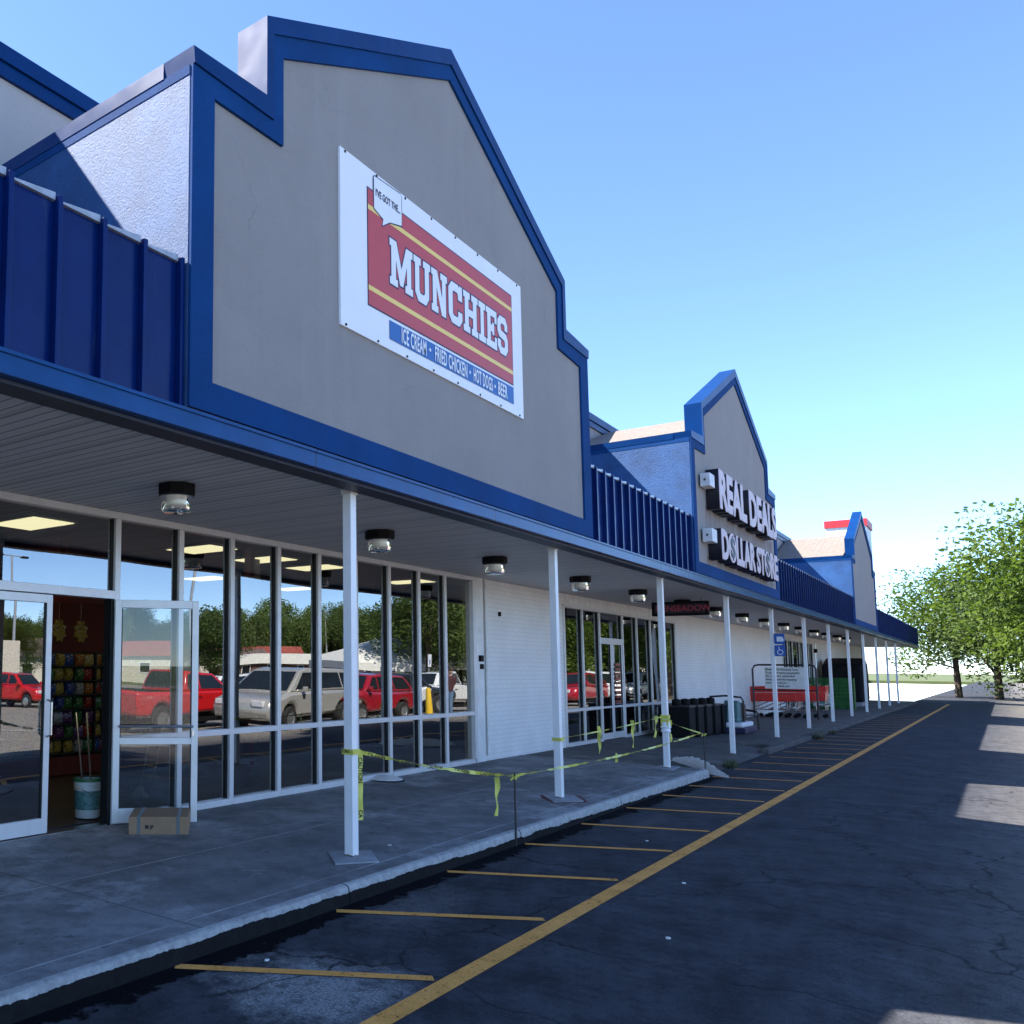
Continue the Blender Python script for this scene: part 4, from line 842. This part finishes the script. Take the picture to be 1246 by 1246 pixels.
# accessible blade signs on post five
for z0, z1, which in ((2.22, 2.46, 0), (1.95, 2.20, 1)):
    e = empty('parking_sign', (23.7, 3.8, z0), ['upper small blue sign with a white van symbol on fifth post', 'lower small blue sign with a wheelchair symbol on fifth post'][which], 'sign')
    MB().box(23.63, 23.64, 3.64, 3.84, z0, z1).build('plate', 'hc', e, bevel=.004)
    s_ = MB(); X = 23.627
    if which == 0:
        s_.prism([(3.70-3.7, 0)]*0 or [(0,0),(1,0),(1,.1),(0,.1)], 0, .001) if False else None
        s_.poly([(X,3.79,z0+.06),(X,3.66,z0+.06),(X,3.66,z0+.13),(X,3.69,z0+.17),(X,3.79,z0+.17)])
    else:
        for a in range(12):
            t0, t1 = a*.5236, (a+1)*.5236; r0, r1 = .045, .06; c0, c1 = 3.735, z0+.09
            s_.poly([(X,c0+r0*math.cos(t0),c1+r0*math.sin(t0)),(X,c0+r1*math.cos(t0),c1+r1*math.sin(t0)),(X,c0+r1*math.cos(t1),c1+r1*math.sin(t1)),(X,c0+r0*math.cos(t1),c1+r0*math.sin(t1))])
        s_.poly([(X-.001,3.76,z0+.13),(X-.001,3.745,z0+.13),(X-.001,3.745,z0+.21),(X-.001,3.76,z0+.21)]); s_.poly([(X-.002,3.745,z0+.13),(X-.002,3.69,z0+.13),(X-.002,3.69,z0+.145),(X-.002,3.745,z0+.145)])
    s_.build('symbol', 'hcw', e); MB().box(23.645, 23.66, 3.80, 3.85, z0+.03, z1-.03).build('clamp', 'steel', e)
# black carts / bins by the second shop
BK = [(22.2,5.55),(22.75,5.5),(23.3,5.45),(23.85,5.4),(24.4,5.35)]
bn = empty('storage_bin', (0,0,0)); MB().prism([(-.24,.13),(.24,.13),(.28,.78),(-.28,.78)], -.32, .32).build('bin_body', 'black', bn, bevel=.02); MB().box(-.3,.3,-.34,.34,.78,.82).build('bin_rim', 'blk', bn, bevel=.01); MB().lathe([(0,.82),(.09,.82),(.1,.88),(.09,.95),(0,.97)], 0, 0, 12).build('bin_lid_knob', 'black', bn, smooth=True)
for i, (x, y) in enumerate(BK):
    o = bn if i == 0 else copy_tree(bn); o.location = (x, y, 0); tag(o, ['first','second','third','fourth','last'][i]+' black plastic bin in the row beside the third post, counted from the left', 'bin', 'black bins in front of the second shop')
e = empty('cart_rack', (25.2,5.0,.13), 'black tubular rack with a hooped end beside the black bins', 'rack')
hp = lambda x, y0, y1, z1: [(x,y0,.13),(x,y0,z1-.12),(x,y0-.04 if y0>y1 else y0+.04,z1-.03),(x,(y0+y1)/2,z1),(x,y1+(.04 if y0>y1 else -.04),z1-.03),(x,y1,z1-.12),(x,y1,.13)]
MB().tube(hp(24.9,5.5,4.75,1.0), .022).tube(hp(26.3,5.3,4.7,.62), .03).tube([(24.9,4.75,.55),(26.3,4.7,.5)], .02).tube([(24.9,5.5,.55),(26.3,5.3,.5)], .02).build('tube_frame', 'blk', e, smooth=True)
e = empty('supply_pallet', (25.0,5.0,.13), 'dark blue pallet with white and teal bags beside the black rack', 'pallet'); MB().box(24.3,25.7,4.62,5.2,.13,.26).build('pallet_base', 'navy', e, bevel=.01); MB().box(24.4,25.6,4.68,5.15,.262,.38).build('white_sack', 'bag', e, bevel=.04); MB().prism([(24.5,.39),(24.95,.39),(24.92,.86),(24.58,.90)], 4.8, 5.1).build('teal_sack', 'lbl', e, bevel=.03)
MB().prism([(25.05,.39),(25.5,.39),(25.42,.80),(25.1,.84)], 4.8, 5.1).build('brown_sack', 'brown', e, bevel=.03)
# cart corral sign
e = empty('cart_corral', (33.3,5.3,.13), 'black hoop frame holding a white notice about returning shopping carts', 'corral')
yy0, yy1 = 6.05, 4.35
MB().tube([(33.3,yy0,.13),(33.3,yy0,1.68),(33.3,yy0-.05,1.78),(33.3,yy0-.15,1.81),(33.3,yy1+.15,1.81),(33.3,yy1+.05,1.78),(33.3,yy1,1.68),(33.3,yy1,.13)], .028).tube([(33.3,yy0,1.02),(33.3,yy1,1.02)], .02).tube([(33.3,yy1,.55),(36.2,yy1,.55)], .02).tube([(36.2,yy1,.13),(36.2,yy1,.6)], .02).build('hoop_frame', 'blk', e, smooth=True)
bd = MB().box(33.28, 33.292, 4.60, 5.72, 1.06, 1.74).build('notice_board', 'white', e)
for i, tx in enumerate(['Please return Shopping Carts', 'To prevent injury and possible', 'No refund for unattended', 'damage caused by shopping', 'carts left in the lot', '               Thank you']): text_mesh('notice_text', tx, .088, 'ink', bd, (33.275, 5.69, 1.64-.105*i), ROT_LEFT, .001, .0015, .84)
# shopping carts nested
ct = empty('shopping_cart', (0,0,0))
MB().prism([(-.42,.55),(.40,.50),(.48,.98),(-.48,1.03)], -.245, .245).build('basket', 'redpl', ct, bevel=.02)
fr = MB()
for s_ in (-.22,.22): fr.tube([(-.42,s_,.24),(.40,s_,.24),(.44,s_,.34)], .012, 6).tube([(-.42,s_,.24),(-.46,s_,1.05)], .012, 6).tube([(.40,s_,.24),(-.3,s_,.60)], .010, 6)
fr.tube([(-.50,-.25,1.06),(-.50,.25,1.06)], .016, 6)
fr.tube([(-.445,-.247,.82),(.44,-.247,.79)], .006, 5).tube([(-.445,.247,.82),(.44,.247,.79)], .006, 5)
fr.build('cart_frame', 'steel', ct)
for s_ in (-.2,.2):
    for x in (-.38,.38): w = MB().lathe([(0,-.015),(.055,-.015),(.06,0),(.055,.015),(0,.015)], 0, 0, 12).xf(Matrix.Translation((x,s_,.06)) @ Matrix.Rotation(R(90),4,'X')); w.build('wheel', 'black', ct, smooth=True)
for i, (x, y, a) in enumerate([(34.3,5.95,90),(34.3,5.70,90),(34.3,5.45,90),(34.3,5.20,90),(35.3,5.55,90),(35.3,5.30,90),(35.3,5.05,90),(35.3,4.80,90)]):
    o = ct if i == 0 else copy_tree(ct); o.location = (x+.006*(i % 4), y, .115); o.rotation_euler = (0,0,R(a)); tag(o, ['first','second','third','fourth','fifth','sixth','seventh','eighth'][i]+' red shopping cart of the nested rows beside the far shopfront, counted from the wall', 'shopping cart', 'nested red shopping carts')
# green crates
cr = MB().box(-.3,.3,-.2,.2,0,.02)
for s_ in (-1,1):
    for z in (.03,.075,.12): cr.box(-.3,.3,s_*.2-(.012 if s_ > 0 else 0),s_*.2+(.012 if s_ < 0 else 0),z,z+.03); cr.box(s_*.3-(.012 if s_ > 0 else 0),s_*.3+(.012 if s_ < 0 else 0),-.187,.187,z,z+.03)
    for x in (-.29,0,.29): cr.box(x-.01,x+.01,s_*.2-(.006 if s_ > 0 else -.0),s_*.2+(.0 if s_ > 0 else .006),.0201,.15)
c0 = None; stn = ['left', 'middle', 'right']
for s_ in range(3):
    for k_ in range(8):
        if c0 is None: c0 = o = cr.build('crate', 'grn')
        else: o = c0.copy(); col.objects.link(o)
        o.location = (44.3+.0*s_, 5.75-.46*s_, .117+.156*k_); o.rotation_euler = (0,0,R(90)); tag(o, f'green plastic crate, number {k_+1} from the ground in the {stn[s_]} stack of crates', 'crate', 'stacked green crates')
e = empty('white_case', (41.0,5.2,.12), 'white box with printed panel on a thin stand before the green crates', 'box'); MB().box(41.0,41.35,4.9,5.5,.3,.78).build('case_body', 'wbox', e, bevel=.01); MB().box(40.99,40.999,5.0,5.4,.4,.7).build('case_print', 'lbl', e)
lg = MB()
for x in (41.05,41.3):
    for y in (4.95,5.45): lg.box(x-.015,x+.015,y-.015,y+.015,.115,.2995)
lg.build('case_stand', 'greenp', e)
e = empty('covered_rack', (49,5.4,.12), 'tall rack under a dark cover at the far end of the walk', 'rack'); MB().prism([(48.0,.3),(50.4,.3),(50.3,2.0),(49.6,2.25),(48.3,1.95)], 4.6, 6.1).build('cover', 'black', e, bevel=.12); MB().box(48.1,50.3,4.7,6.0,.115,.299).build('rack_base', 'slab', e)

# ================================================================ LOT, CARS, SURROUNDINGS (seen mirrored in the shopfront glass)
VC = Vector((0, 2*YW, 0))
def refpos(px, dist):
    d = fw + r2*((px-PX)/F) - u2*((820-PY)/F); d = Vector((d.x, -d.y, 0)).normalized(); return VC + d*dist
def wheel(par, x, y, r, w=.2):
    t = MB().lathe([(r*.62,-w/2),(r*.95,-w/2),(r,-w*.35),(r,w*.35),(r*.95,w/2),(r*.62,w/2)], 0, 0, 24).xf(Matrix.Translation((x,y,r)) @ Matrix.Rotation(R(90),4,'X'))
    wo = t.build('wheel', 'rubber', par, smooth=True); rm = MB().lathe([(0,-w*.42),(r*.2,-w*.44),(r*.6,-w*.36),(r*.63,-w*.5),(r*.63,w*.5),(r*.6,w*.36),(r*.2,w*.44),(0,w*.42)], 0, 0, 20).xf(Matrix.Translation((x,y,r)) @ Matrix.Rotation(R(90),4,'X')); rm.build('rim', 'rim', wo, smooth=True)
def car(name, kind, paint, label, cat, px, dist, head):
    """profile in x (front = +x) and z; body with wheel arches, tapering greenhouse"""
    e = empty(name, (0,0,0)); P = refpos(px, dist)
    if kind == 'van':   L, W, wb, r = 5.0, 1.0, 3.0, .34; body = [(-2.45,.35),(2.4,.3),(2.5,.62),(2.38,.86),(1.55,1.08),(-2.45,1.05),(-2.5,.7)]; gh = [(-2.40,1.05),(1.62,1.06),(.75,1.66),(.3,1.74),(-2.0,1.72),(-2.22,1.62)]; win = [[(-2.15,1.12),(-1.45,1.12),(-1.45,1.6),(-2.0,1.6)],[(-1.38,1.12),(-.25,1.12),(-.25,1.6),(-1.38,1.6)],[(-.18,1.12),(1.25,1.12),(.62,1.6),(-.18,1.6)]]
    elif kind == 'pickup': L, W, wb, r = 5.5, .95, 3.4, .40; body = [(-2.75,.5),(2.6,.45),(2.7,.75),(2.6,1.08),(1.3,1.16),(-2.75,1.16)]; gh = [(-.95,1.16),(1.25,1.16),(.55,1.72),(-.7,1.75)]; win = [[(-.80,1.22),(-.28,1.22),(-.28,1.66),(-.66,1.66)],[(-.2,1.22),(.98,1.22),(.46,1.66),(-.2,1.66)]]
    elif kind == 'suv': L, W, wb, r = 4.7, .95, 2.8, .38; body = [(-2.3,.42),(2.3,.4),(2.4,.75),(2.3,1.02),(1.1,1.14),(-2.3,1.12)]; gh = [(-2.28,1.12),(1.12,1.13),(.45,1.72),(-1.9,1.76)]; win = [[(-2.1,1.2),(-1.3,1.2),(-1.3,1.66),(-1.85,1.66)],[(-1.2,1.2),(-.2,1.2),(-.2,1.66),(-1.2,1.66)],[(-.12,1.2),(.88,1.2),(.4,1.66),(-.12,1.66)]]
    else: L, W, wb, r = 4.3, .86, 2.6, .32; body = [(-2.1,.35),(2.1,.3),(2.2,.6),(2.05,.9),(.95,1.04),(-2.1,1.02),(-2.18,.7)]; gh = [(-2.02,1.02),(1.0,1.03),(.35,1.56),(-.3,1.62),(-1.5,1.56)]; win = [[(-1.75,1.1),(-.9,1.1),(-.9,1.5),(-1.42,1.5)],[(-.82,1.1),(-.05,1.1),(-.05,1.52),(-.82,1.52)],[(.03,1.1),(.72,1.1),(.3,1.5),(.03,1.5)]]
    # arches cut into the lower outline
    z0 = body[0][1]; low = []
    for cx_ in (-wb/2, wb/2):
        for k_ in range(9): t = math.pi - math.pi*k_/8; low.append((cx_+(r+.07)*math.cos(t), max(z0, r+(r+.07)*math.sin(t))))
    outline = [body[0]] + low + body[1:]
    bo = MB().prism(outline, -W, W); bo = bo.build('body', paint, e, bevel=.11, smooth=True)
    gb = MB(); n = len(gh); zb, zt = 1.0, 1.8
    yof = lambda z: W-.03-max(0, (z-1.02))*.28
    gb.v += [(x, -yof(z), z) for x, z in gh] + [(x, yof(z), z) for x, z in gh]; gb.f.append(tuple(range(n))); gb.f.append(tuple(range(2*n-1, n-1, -1)))
    for i in range(n): j = (i+1) % n; gb.f.append((i, n+i, n+j, j))
    gb.build('cabin', paint, e, bevel=.05, smooth=True)
    for wq in win:
        for s_ in (-1, 1): MB().poly([(x, s_*(yof(z)+.006), z) for x, z in (wq if s_ < 0 else wq[::-1])]).build('side_window', 'cglass', e)
    # windscreen / rear glass from the greenhouse edges
    def lerp2(a, c, t): return (a[0]+(c[0]-a[0])*t, a[1]+(c[1]-a[1])*t)
    a, c = gh[1], gh[2]; q = [lerp2(a, c, .08), lerp2(a, c, .92)]
    MB().poly([(q[0][0]+.02,-yof(q[0][1])+.1,q[0][1]+.015),(q[0][0]+.02,yof(q[0][1])-.1,q[0][1]+.015),(q[1][0]+.02,yof(q[1][1])-.12,q[1][1]+.015),(q[1][0]+.02,-yof(q[1][1])+.12,q[1][1]+.015)]).build('windscreen', 'cglass', e)
    a, c = gh[0], gh[-1]; q = [lerp2(a, c, .15), lerp2(a, c, .9)]
    MB().poly([(q[0][0]-.02,-yof(q[0][1])+.1,q[0][1]),(q[0][0]-.02,yof(q[0][1])-.1,q[0][1]),(q[1][0]-.02,yof(q[1][1])-.12,q[1][1]),(q[1][0]-.02,-yof(q[1][1])+.12,q[1][1])]).build('rear_window', 'cglass', e)
    if kind == 'pickup': MB().box(-2.65,-1.05,-.82,.82,1.161,1.168).build('truck_bed', 'black', e)
    for x in (-wb/2, wb/2):
        for s_ in (-1, 1): wheel(e, x, s_*(W-.10), r)
    fx = body[2][0]; bx2 = body[-1][0]
    for s_ in (-1, 1): MB().box(fx-.14, fx-.005, s_*(W-.34)-.14, s_*(W-.34)+.2, .68, .84).build('headlight', 'lampw', e, bevel=.02); MB().box(bx2-.012, bx2+.06, s_*(W-.12)-.08, s_*(W-.12)+.08, .75, 1.0).build('tail_light', 'lampr', e, bevel=.01); MB().box(.75,.93,s_*(W+.09)-.08,s_*(W+.09)+.08,1.05,1.2).build('wing_mirror', paint, e, bevel=.03)
    MB().box(-L/2+.15, L/2-.15, -W+.12, W-.12, .22, .36).build('underbody', 'black', e)
    for s_ in (-1, 1):
        for x in (-.28, .75): MB().box(x-.09, x+.06, s_*(W+.006)-.012, s_*(W+.006)+.012, .95, .98).build('door_handle', 'black', e)
    e.location = (P.x, P.y, lotz(P.y)); e.rotation_euler = (0,0,R(head)); tag(e, label, cat, 'vehicles parked in the lot'); return e
car('pickup_truck', 'pickup', 'carred', 'red pickup truck mirrored in the window right of the open door', 'truck', 226, 27.5, 2)
car('sport_utility_vehicle', 'suv', 'carwhite', 'white sport utility vehicle mirrored behind the red pickup', 'car', 265, 36, 182)
car('minivan', 'van', 'carsilver', 'silver minivan mirrored in the middle window panes', 'van', 355, 27, 178)
car('hatchback', 'hatch', 'carmaroon', 'dark red hatchback mirrored right of the nearest post', 'car', 438, 30, 180)
car('sport_utility_vehicle', 'suv', 'cardark', 'dark sport utility vehicle mirrored between red hatchback and white pickup', 'car', 484, 37, 20)
car('pickup_truck', 'pickup', 'carwhite', 'white pickup truck mirrored in the last panes of the near shop', 'truck', 527, 39, 180)
for i, (px_, d, kd, pt) in enumerate([(300,52,'hatch','cardark'),(330,50,'suv','carwhite'),(380,52,'hatch','carred'),(420,48,'van','carwhite'),(505,62,'hatch','carred'),(20,46,'hatch','carred'),(700,50,'hatch','carmaroon'),(735,58,'van','carwhite'),(770,62,'van','carwhite'),(800,66,'suv','carwhite')]):
    cn = dict(cardark='dark', carwhite='white', carred='red', carmaroon='maroon')[pt]; kn = dict(hatch='hatchback', suv='sport_utility_vehicle', van='minivan')[kd]
    car(kn, kd, pt, f'{cn} {kn.replace("_"," ")} ' + ['in the back row of the lot behind the minivan nose', 'in the back row above the minivan windscreen', 'in the back row above the minivan roof', 'in the back row above the hatchback', 'beyond the white pickup near the tent', 'at the lot edge mirrored in the closed door', 'mirrored in the left panes of the second shop', 'mirrored in the second shop doors', 'mirrored right of the second shop doors', 'mirrored at the right end of the second shopfront'][i], 'car', px_, d, [180,170,175,185,10,80,180,175,185,180][i])
# person (adult, dark shirt, jeans)
def person(px_, dist):
    P = refpos(px_, dist); e = empty('person', (0,0,0))
    me = bpy.data.meshes.new('person_body')
    J = [(0,0,.95,.14),(0,0,1.15,.13),(0,0,1.38,.15),(0,0,1.50,.06),(0,0,1.56,.055),
         (.19,0,1.42,.06),(.25,.02,1.15,.045),(.24,.12,.92,.035),(-.19,0,1.42,.06),(-.25,.02,1.15,.045),(-.24,.12,.92,.035),
         (.10,0,.88,.095),(.11,.01,.50,.065),(.11,0,.08,.045),(.12,.16,.03,.035),(-.10,0,.88,.095),(-.12,.03,.50,.065),(-.13,0,.08,.045),(-.14,.16,.03,.035)]
    E_ = [(0,1),(1,2),(2,3),(3,4),(2,5),(5,6),(6,7),(2,8),(8,9),(9,10),(0,11),(11,12),(12,13),(13,14),(0,15),(15,16),(16,17),(17,18)]
    me.from_pydata([j[:3] for j in J], E_, []); o = bpy.data.objects.new('person_body', me); col.objects.link(o); o.parent = e
    sk = o.modifiers.new('skin', 'SKIN'); sb = o.modifiers.new('sub', 'SUBSURF'); sb.levels = 2; sb.render_levels = 2
    for v, j in zip(me.skin_vertices[0].data, J): v.radius = (j[3], j[3]*.8); v.use_root = False
    me.skin_vertices[0].data[0].use_root = True; me.materials.append(MT['skin'])
    def lathe_e(prof, mat, nm, cx_=0, sc=(1,1)):
        b = MB().lathe(prof, 0, 0, 16); b.v = [(cx_+x*sc[0], y*sc[1], z) for x, y, z in b.v]; return b.build(nm, mat, e, smooth=True)
    lathe_e([(.03,1.54),(.07,1.57),(.09,1.63),(.095,1.69),(.08,1.76),(.04,1.80),(0,1.805)], 'skin', 'head', 0, (.9,1.05))
    lathe_e([(.094,1.68),(.103,1.72),(.09,1.78),(.05,1.815),(0,1.825)], 'hair', 'hair', 0, (.95,1.1))
    lathe_e([(.155,.90),(.165,1.05),(.175,1.25),(.19,1.38),(.15,1.46),(.07,1.50)], 'shirt', 'shirt', 0, (1.1,.8))
    for s_ in (-1, 1): MB().tube([(s_*.18,0,1.43),(s_*.25,.02,1.17)], .07, 10, .06).build('sleeve', 'shirt', e, smooth=True); MB().tube([(s_*.095,0,.93),(s_*.115,.02,.5),(s_*.12,0,.08)], .115, 12, .075).build('trouser_leg', 'jeans', e, smooth=True)
    MB().box(-.016,.016,.085,.115,1.645,1.69).build('nose', 'skin', e, bevel=.01)
    e.location = (P.x, P.y, lotz(P.y)); e.rotation_euler = (0,0,R(200)); tag(e, 'person in a dark shirt and blue jeans standing by the white pickup', 'person')
person(549, 35)
# bollard, accessible sign
P = refpos(524, 34); e = empty('bollard', (P.x,P.y,0), 'yellow bollard in front of the white pickup', 'bollard'); zz = lotz(P.y); MB().lathe([(.09,zz),(.09,zz+.95),(.06,zz+1.02),(0,zz+1.04)], P.x, P.y, 16).build('bollard_body', 'ycyl', e, smooth=True)
P = refpos(524.5, 44); e = empty('parking_sign', (P.x,P.y,0), 'white parking sign on a pole behind the white pickup', 'sign'); zz = lotz(P.y); MB().tube([(P.x,P.y,zz),(P.x,P.y,2.2)], .03).build('sign_pole', 'galv', e); o = MB().box(P.x-.2,P.x+.2,P.y+.04,P.y+.06,1.7,2.3).build('plate', 'hcw', e); MB().box(P.x-.06,P.x+.06,P.y+.061,P.y+.065,1.85,2.05).build('symbol', 'hc', e)
# lot light poles
lp = empty('light_pole', (0,0,0)); MB().tube([(0,0,0),(0,0,9.6)], .12, 12, .07).build('pole', 'galv', lp, smooth=True); MB().tube([(-.9,0,9.55),(.9,0,9.55)], .04, 8).build('cross_arm', 'galv', lp); MB().box(-1.3,-.8,-.16,.16,9.45,9.6).box(.8,1.3,-.16,.16,9.45,9.6).build('lamp_head', 'black', lp, bevel=.03); MB().lathe([(.3,-.6),(.3,.6),(0,.62)], 0, 0, 14).build('pole_base', 'slab', lp)
for i, (px_, d) in enumerate([(236,62),(251,150),(343,140),(373,135),(402,120),(420,150),(485,150),(455,130),(745,100),(12,62)]):
    o = lp if i == 0 else copy_tree(lp); P = refpos(px_, d); o.location = (P.x, P.y, -.5); tag(o, ['tall white light pole mirrored above the red pickup'] [0] if i == 0 else f'distant light pole mirrored {["","beside the tall pole","above the minivan nose","above the minivan roof","just left of the nearest post","behind the nearest post","above the tent","above the hatchback","in the second shopfront","in the closed door"][i]}', 'light pole', 'light poles of the parking lot')
# houses and tent
def house(px_, dist, w, d, h, rh, wall, roof, label, head=0):
    P = refpos(px_, dist); e = empty('house', (0,0,0)); MB().box(-w/2,w/2,-d/2,d/2,0,h).build('house_wall', wall, e)
    MB().prism([(-w/2-.4,h),(w/2+.4,h),(w/2-w*.12,h+rh),(-w/2+w*.12,h+rh)], -d/2-.4, d/2+.4).build('roof', roof, e)
    for k_ in range(int(w//3)):
        x = -w/2+1.3+3*k_; f = MB().box(x,x+1.1,d/2,d/2+.05,1.0,2.1).build('window', 'white', e); MB().box(x+.08,x+1.02,d/2+.051,d/2+.06,1.08,2.02).build('pane', 'cglass', f)
    e.location = (P.x,P.y,-.5); e.rotation_euler = (0,0,R(head)); tag(e, label, 'house', 'houses beyond the lot')
house(42, 84, 14, 8, 2.6, 1.7, 'housew', 'roofgrey', 'brown-roofed house mirrored in the closed door', 20); house(172, 95, 10, 7, 2.8, 1.6, 'housew', 'roofred', 'cream house with red roof mirrored in the open door glass', 30)
house(262, 108, 11, 8, 2.6, 1.5, 'housew', 'roofgrey', 'low cream house mirrored above the white vehicle', 10); house(308, 112, 11, 7, 2.6, 1.8, 'housew', 'roofred', 'red-roofed house mirrored above the minivan nose', 25); house(366, 105, 20, 8, 2.2, 1.2, 'brown', 'tent', 'long low shed with white roof mirrored above the minivan', 30)
house(740, 150, 30, 10, 4, 1.5, 'housew', 'roofgrey', 'long pale building mirrored in the second shopfront', 20)
P = refpos(478, 85); e = empty('tent', (0,0,0)); b = MB(); w = 4.6
b.v += [(-6.5,-w,2.6),(6.5,-w,2.6),(6.5,w,2.6),(-6.5,w,2.6),(-1.5,0,5.0),(3.5,0,5.0),(-6.5,-w,1.9),(6.5,-w,1.9),(6.5,w,1.9),(-6.5,w,1.9)]; b.f += [(0,1,5,4),(1,2,5),(2,3,4,5),(3,0,4),(6,7,1,0),(7,8,2,1),(8,9,3,2),(9,6,0,3)]; b.build('tent_roof', 'tent', e)
b = MB()
for x in (-6.4,0,6.4):
    for y in (-4.5,4.5): b.tube([(x,y,0),(x,y,2.6)], .06, 8)
b.build('tent_legs', 'galv', e); e.location = (P.x,P.y,-.5); e.rotation_euler = (0,0,R(35)); tag(e, 'large white tent mirrored above the dark vehicle', 'tent')
e = empty('sign_pillar', (0,0,0)); MB().box(-.7,.7,-.5,.5,0,3.6).build('pillar', 'housew', e, bevel=.03); P = refpos(4, 60); e.location = (P.x,P.y,-.5); tag(e, 'cream masonry pillar mirrored at the left edge of the closed door', 'pillar')
# trees
def tree_proto(seed, h, leaf, wide):
    rnd = random.Random(seed); e = empty('tree', (0,0,0)); tr = MB().tube([(0,0,0),(.1,.05,h*.3),(0,.1,h*.62)], .28, 8, .12)
    cl = []
    for i in range(16):
        t = rnd.uniform(0,6.28); rr = rnd.uniform(.1,1)**.6*wide; z = rnd.uniform(.28,.93)*h; rr *= (1-.55*abs(z/h-.5)*1.3); c = Vector((rr*math.cos(t), rr*math.sin(t), z)); cl.append((c, rnd.uniform(.13,.24)*h))
        if i < 8: tr.tube([(0,.05,h*.25+.03*h*i),tuple(c*.6+Vector((0,0,z*.35))),tuple(c)], .10, 6, .03)
    cl.append((Vector((0,0,h*.88)), h*.12)); cl.append((Vector((0,0,h*.6)), h*.25))
    tr.build('trunk', 'bark', e); b = MB()
    for c, r in cl:
        for _ in range(800):
            v = Vector((rnd.gauss(0,1), rnd.gauss(0,1), rnd.gauss(0,.8))).normalized()*r*rnd.uniform(.55,1.08); p = c+v; s_ = rnd.uniform(.07,.19); a = Vector((rnd.gauss(0,1),rnd.gauss(0,1),rnd.gauss(0,1))).normalized(); d = a.orthogonal().normalized()
            b.poly([p-a*s_, p-d*s_*.6, p+a*s_, p+d*s_*.6])
    b.build('crown', leaf, e); return e
TP = [tree_proto(1, 11, 'leafA', 3.6), tree_proto(2, 12.5, 'leafB', 3.0), tree_proto(3, 10, 'leafC', 4.0)]
rnd = random.Random(11); used = [False]*3; k_ = 0
TL = []
for px_ in range(-40, 620, 17): TL.append((px_+rnd.uniform(-5,5), rnd.uniform(112,150), 1+.1*(px_ > 300)))
for px_ in range(640, 1000, 22): TL.append((px_+rnd.uniform(-6,6), rnd.uniform(70,110), .9))
TL += [(258,88,1.0),(522,80,1.05),(548,84,1.0),(560,86,.8),(14,66,.55),(690,60,.8),(712,64,.9),(790,62,1.0),(815,60,.9)]
for (px_, d, s_) in TL:
    t = k_ % 3; k_ += 1
    if not used[t]: o = TP[t]; used[t] = True
    else: o = copy_tree(TP[t])
    P = refpos(px_, d); sc_ = s_*rnd.uniform(.70,.95); o.location = (P.x, P.y, -.5); o.scale = (sc_*1.1, sc_*1.1, sc_); o.rotation_euler = (0,0,rnd.uniform(0,6.28))
    tag(o, ['mid green bushy tree in the line beyond the lot', 'light green tall tree in the line beyond the lot', 'dark green broad tree in the line beyond the lot'][t], 'tree', 'trees beyond the parking lot')
# white stall lines in the sunlit lot
for i in range(12):
    x = 14+3*i; o = quad_line((x,-7.0),(x,-12.0), .1, 0); 
    o.v = [(a, b_, lotz(b_)+.006) for a, b_, c in o.v]; tag(o.build('stall_line', 'lotw'), 'white stall line painted across the open lot', 'painted line', 'white stall lines in the lot')
# drop helper props
for o in bpy.data.objects:
    if 'org' in o: del o['org']
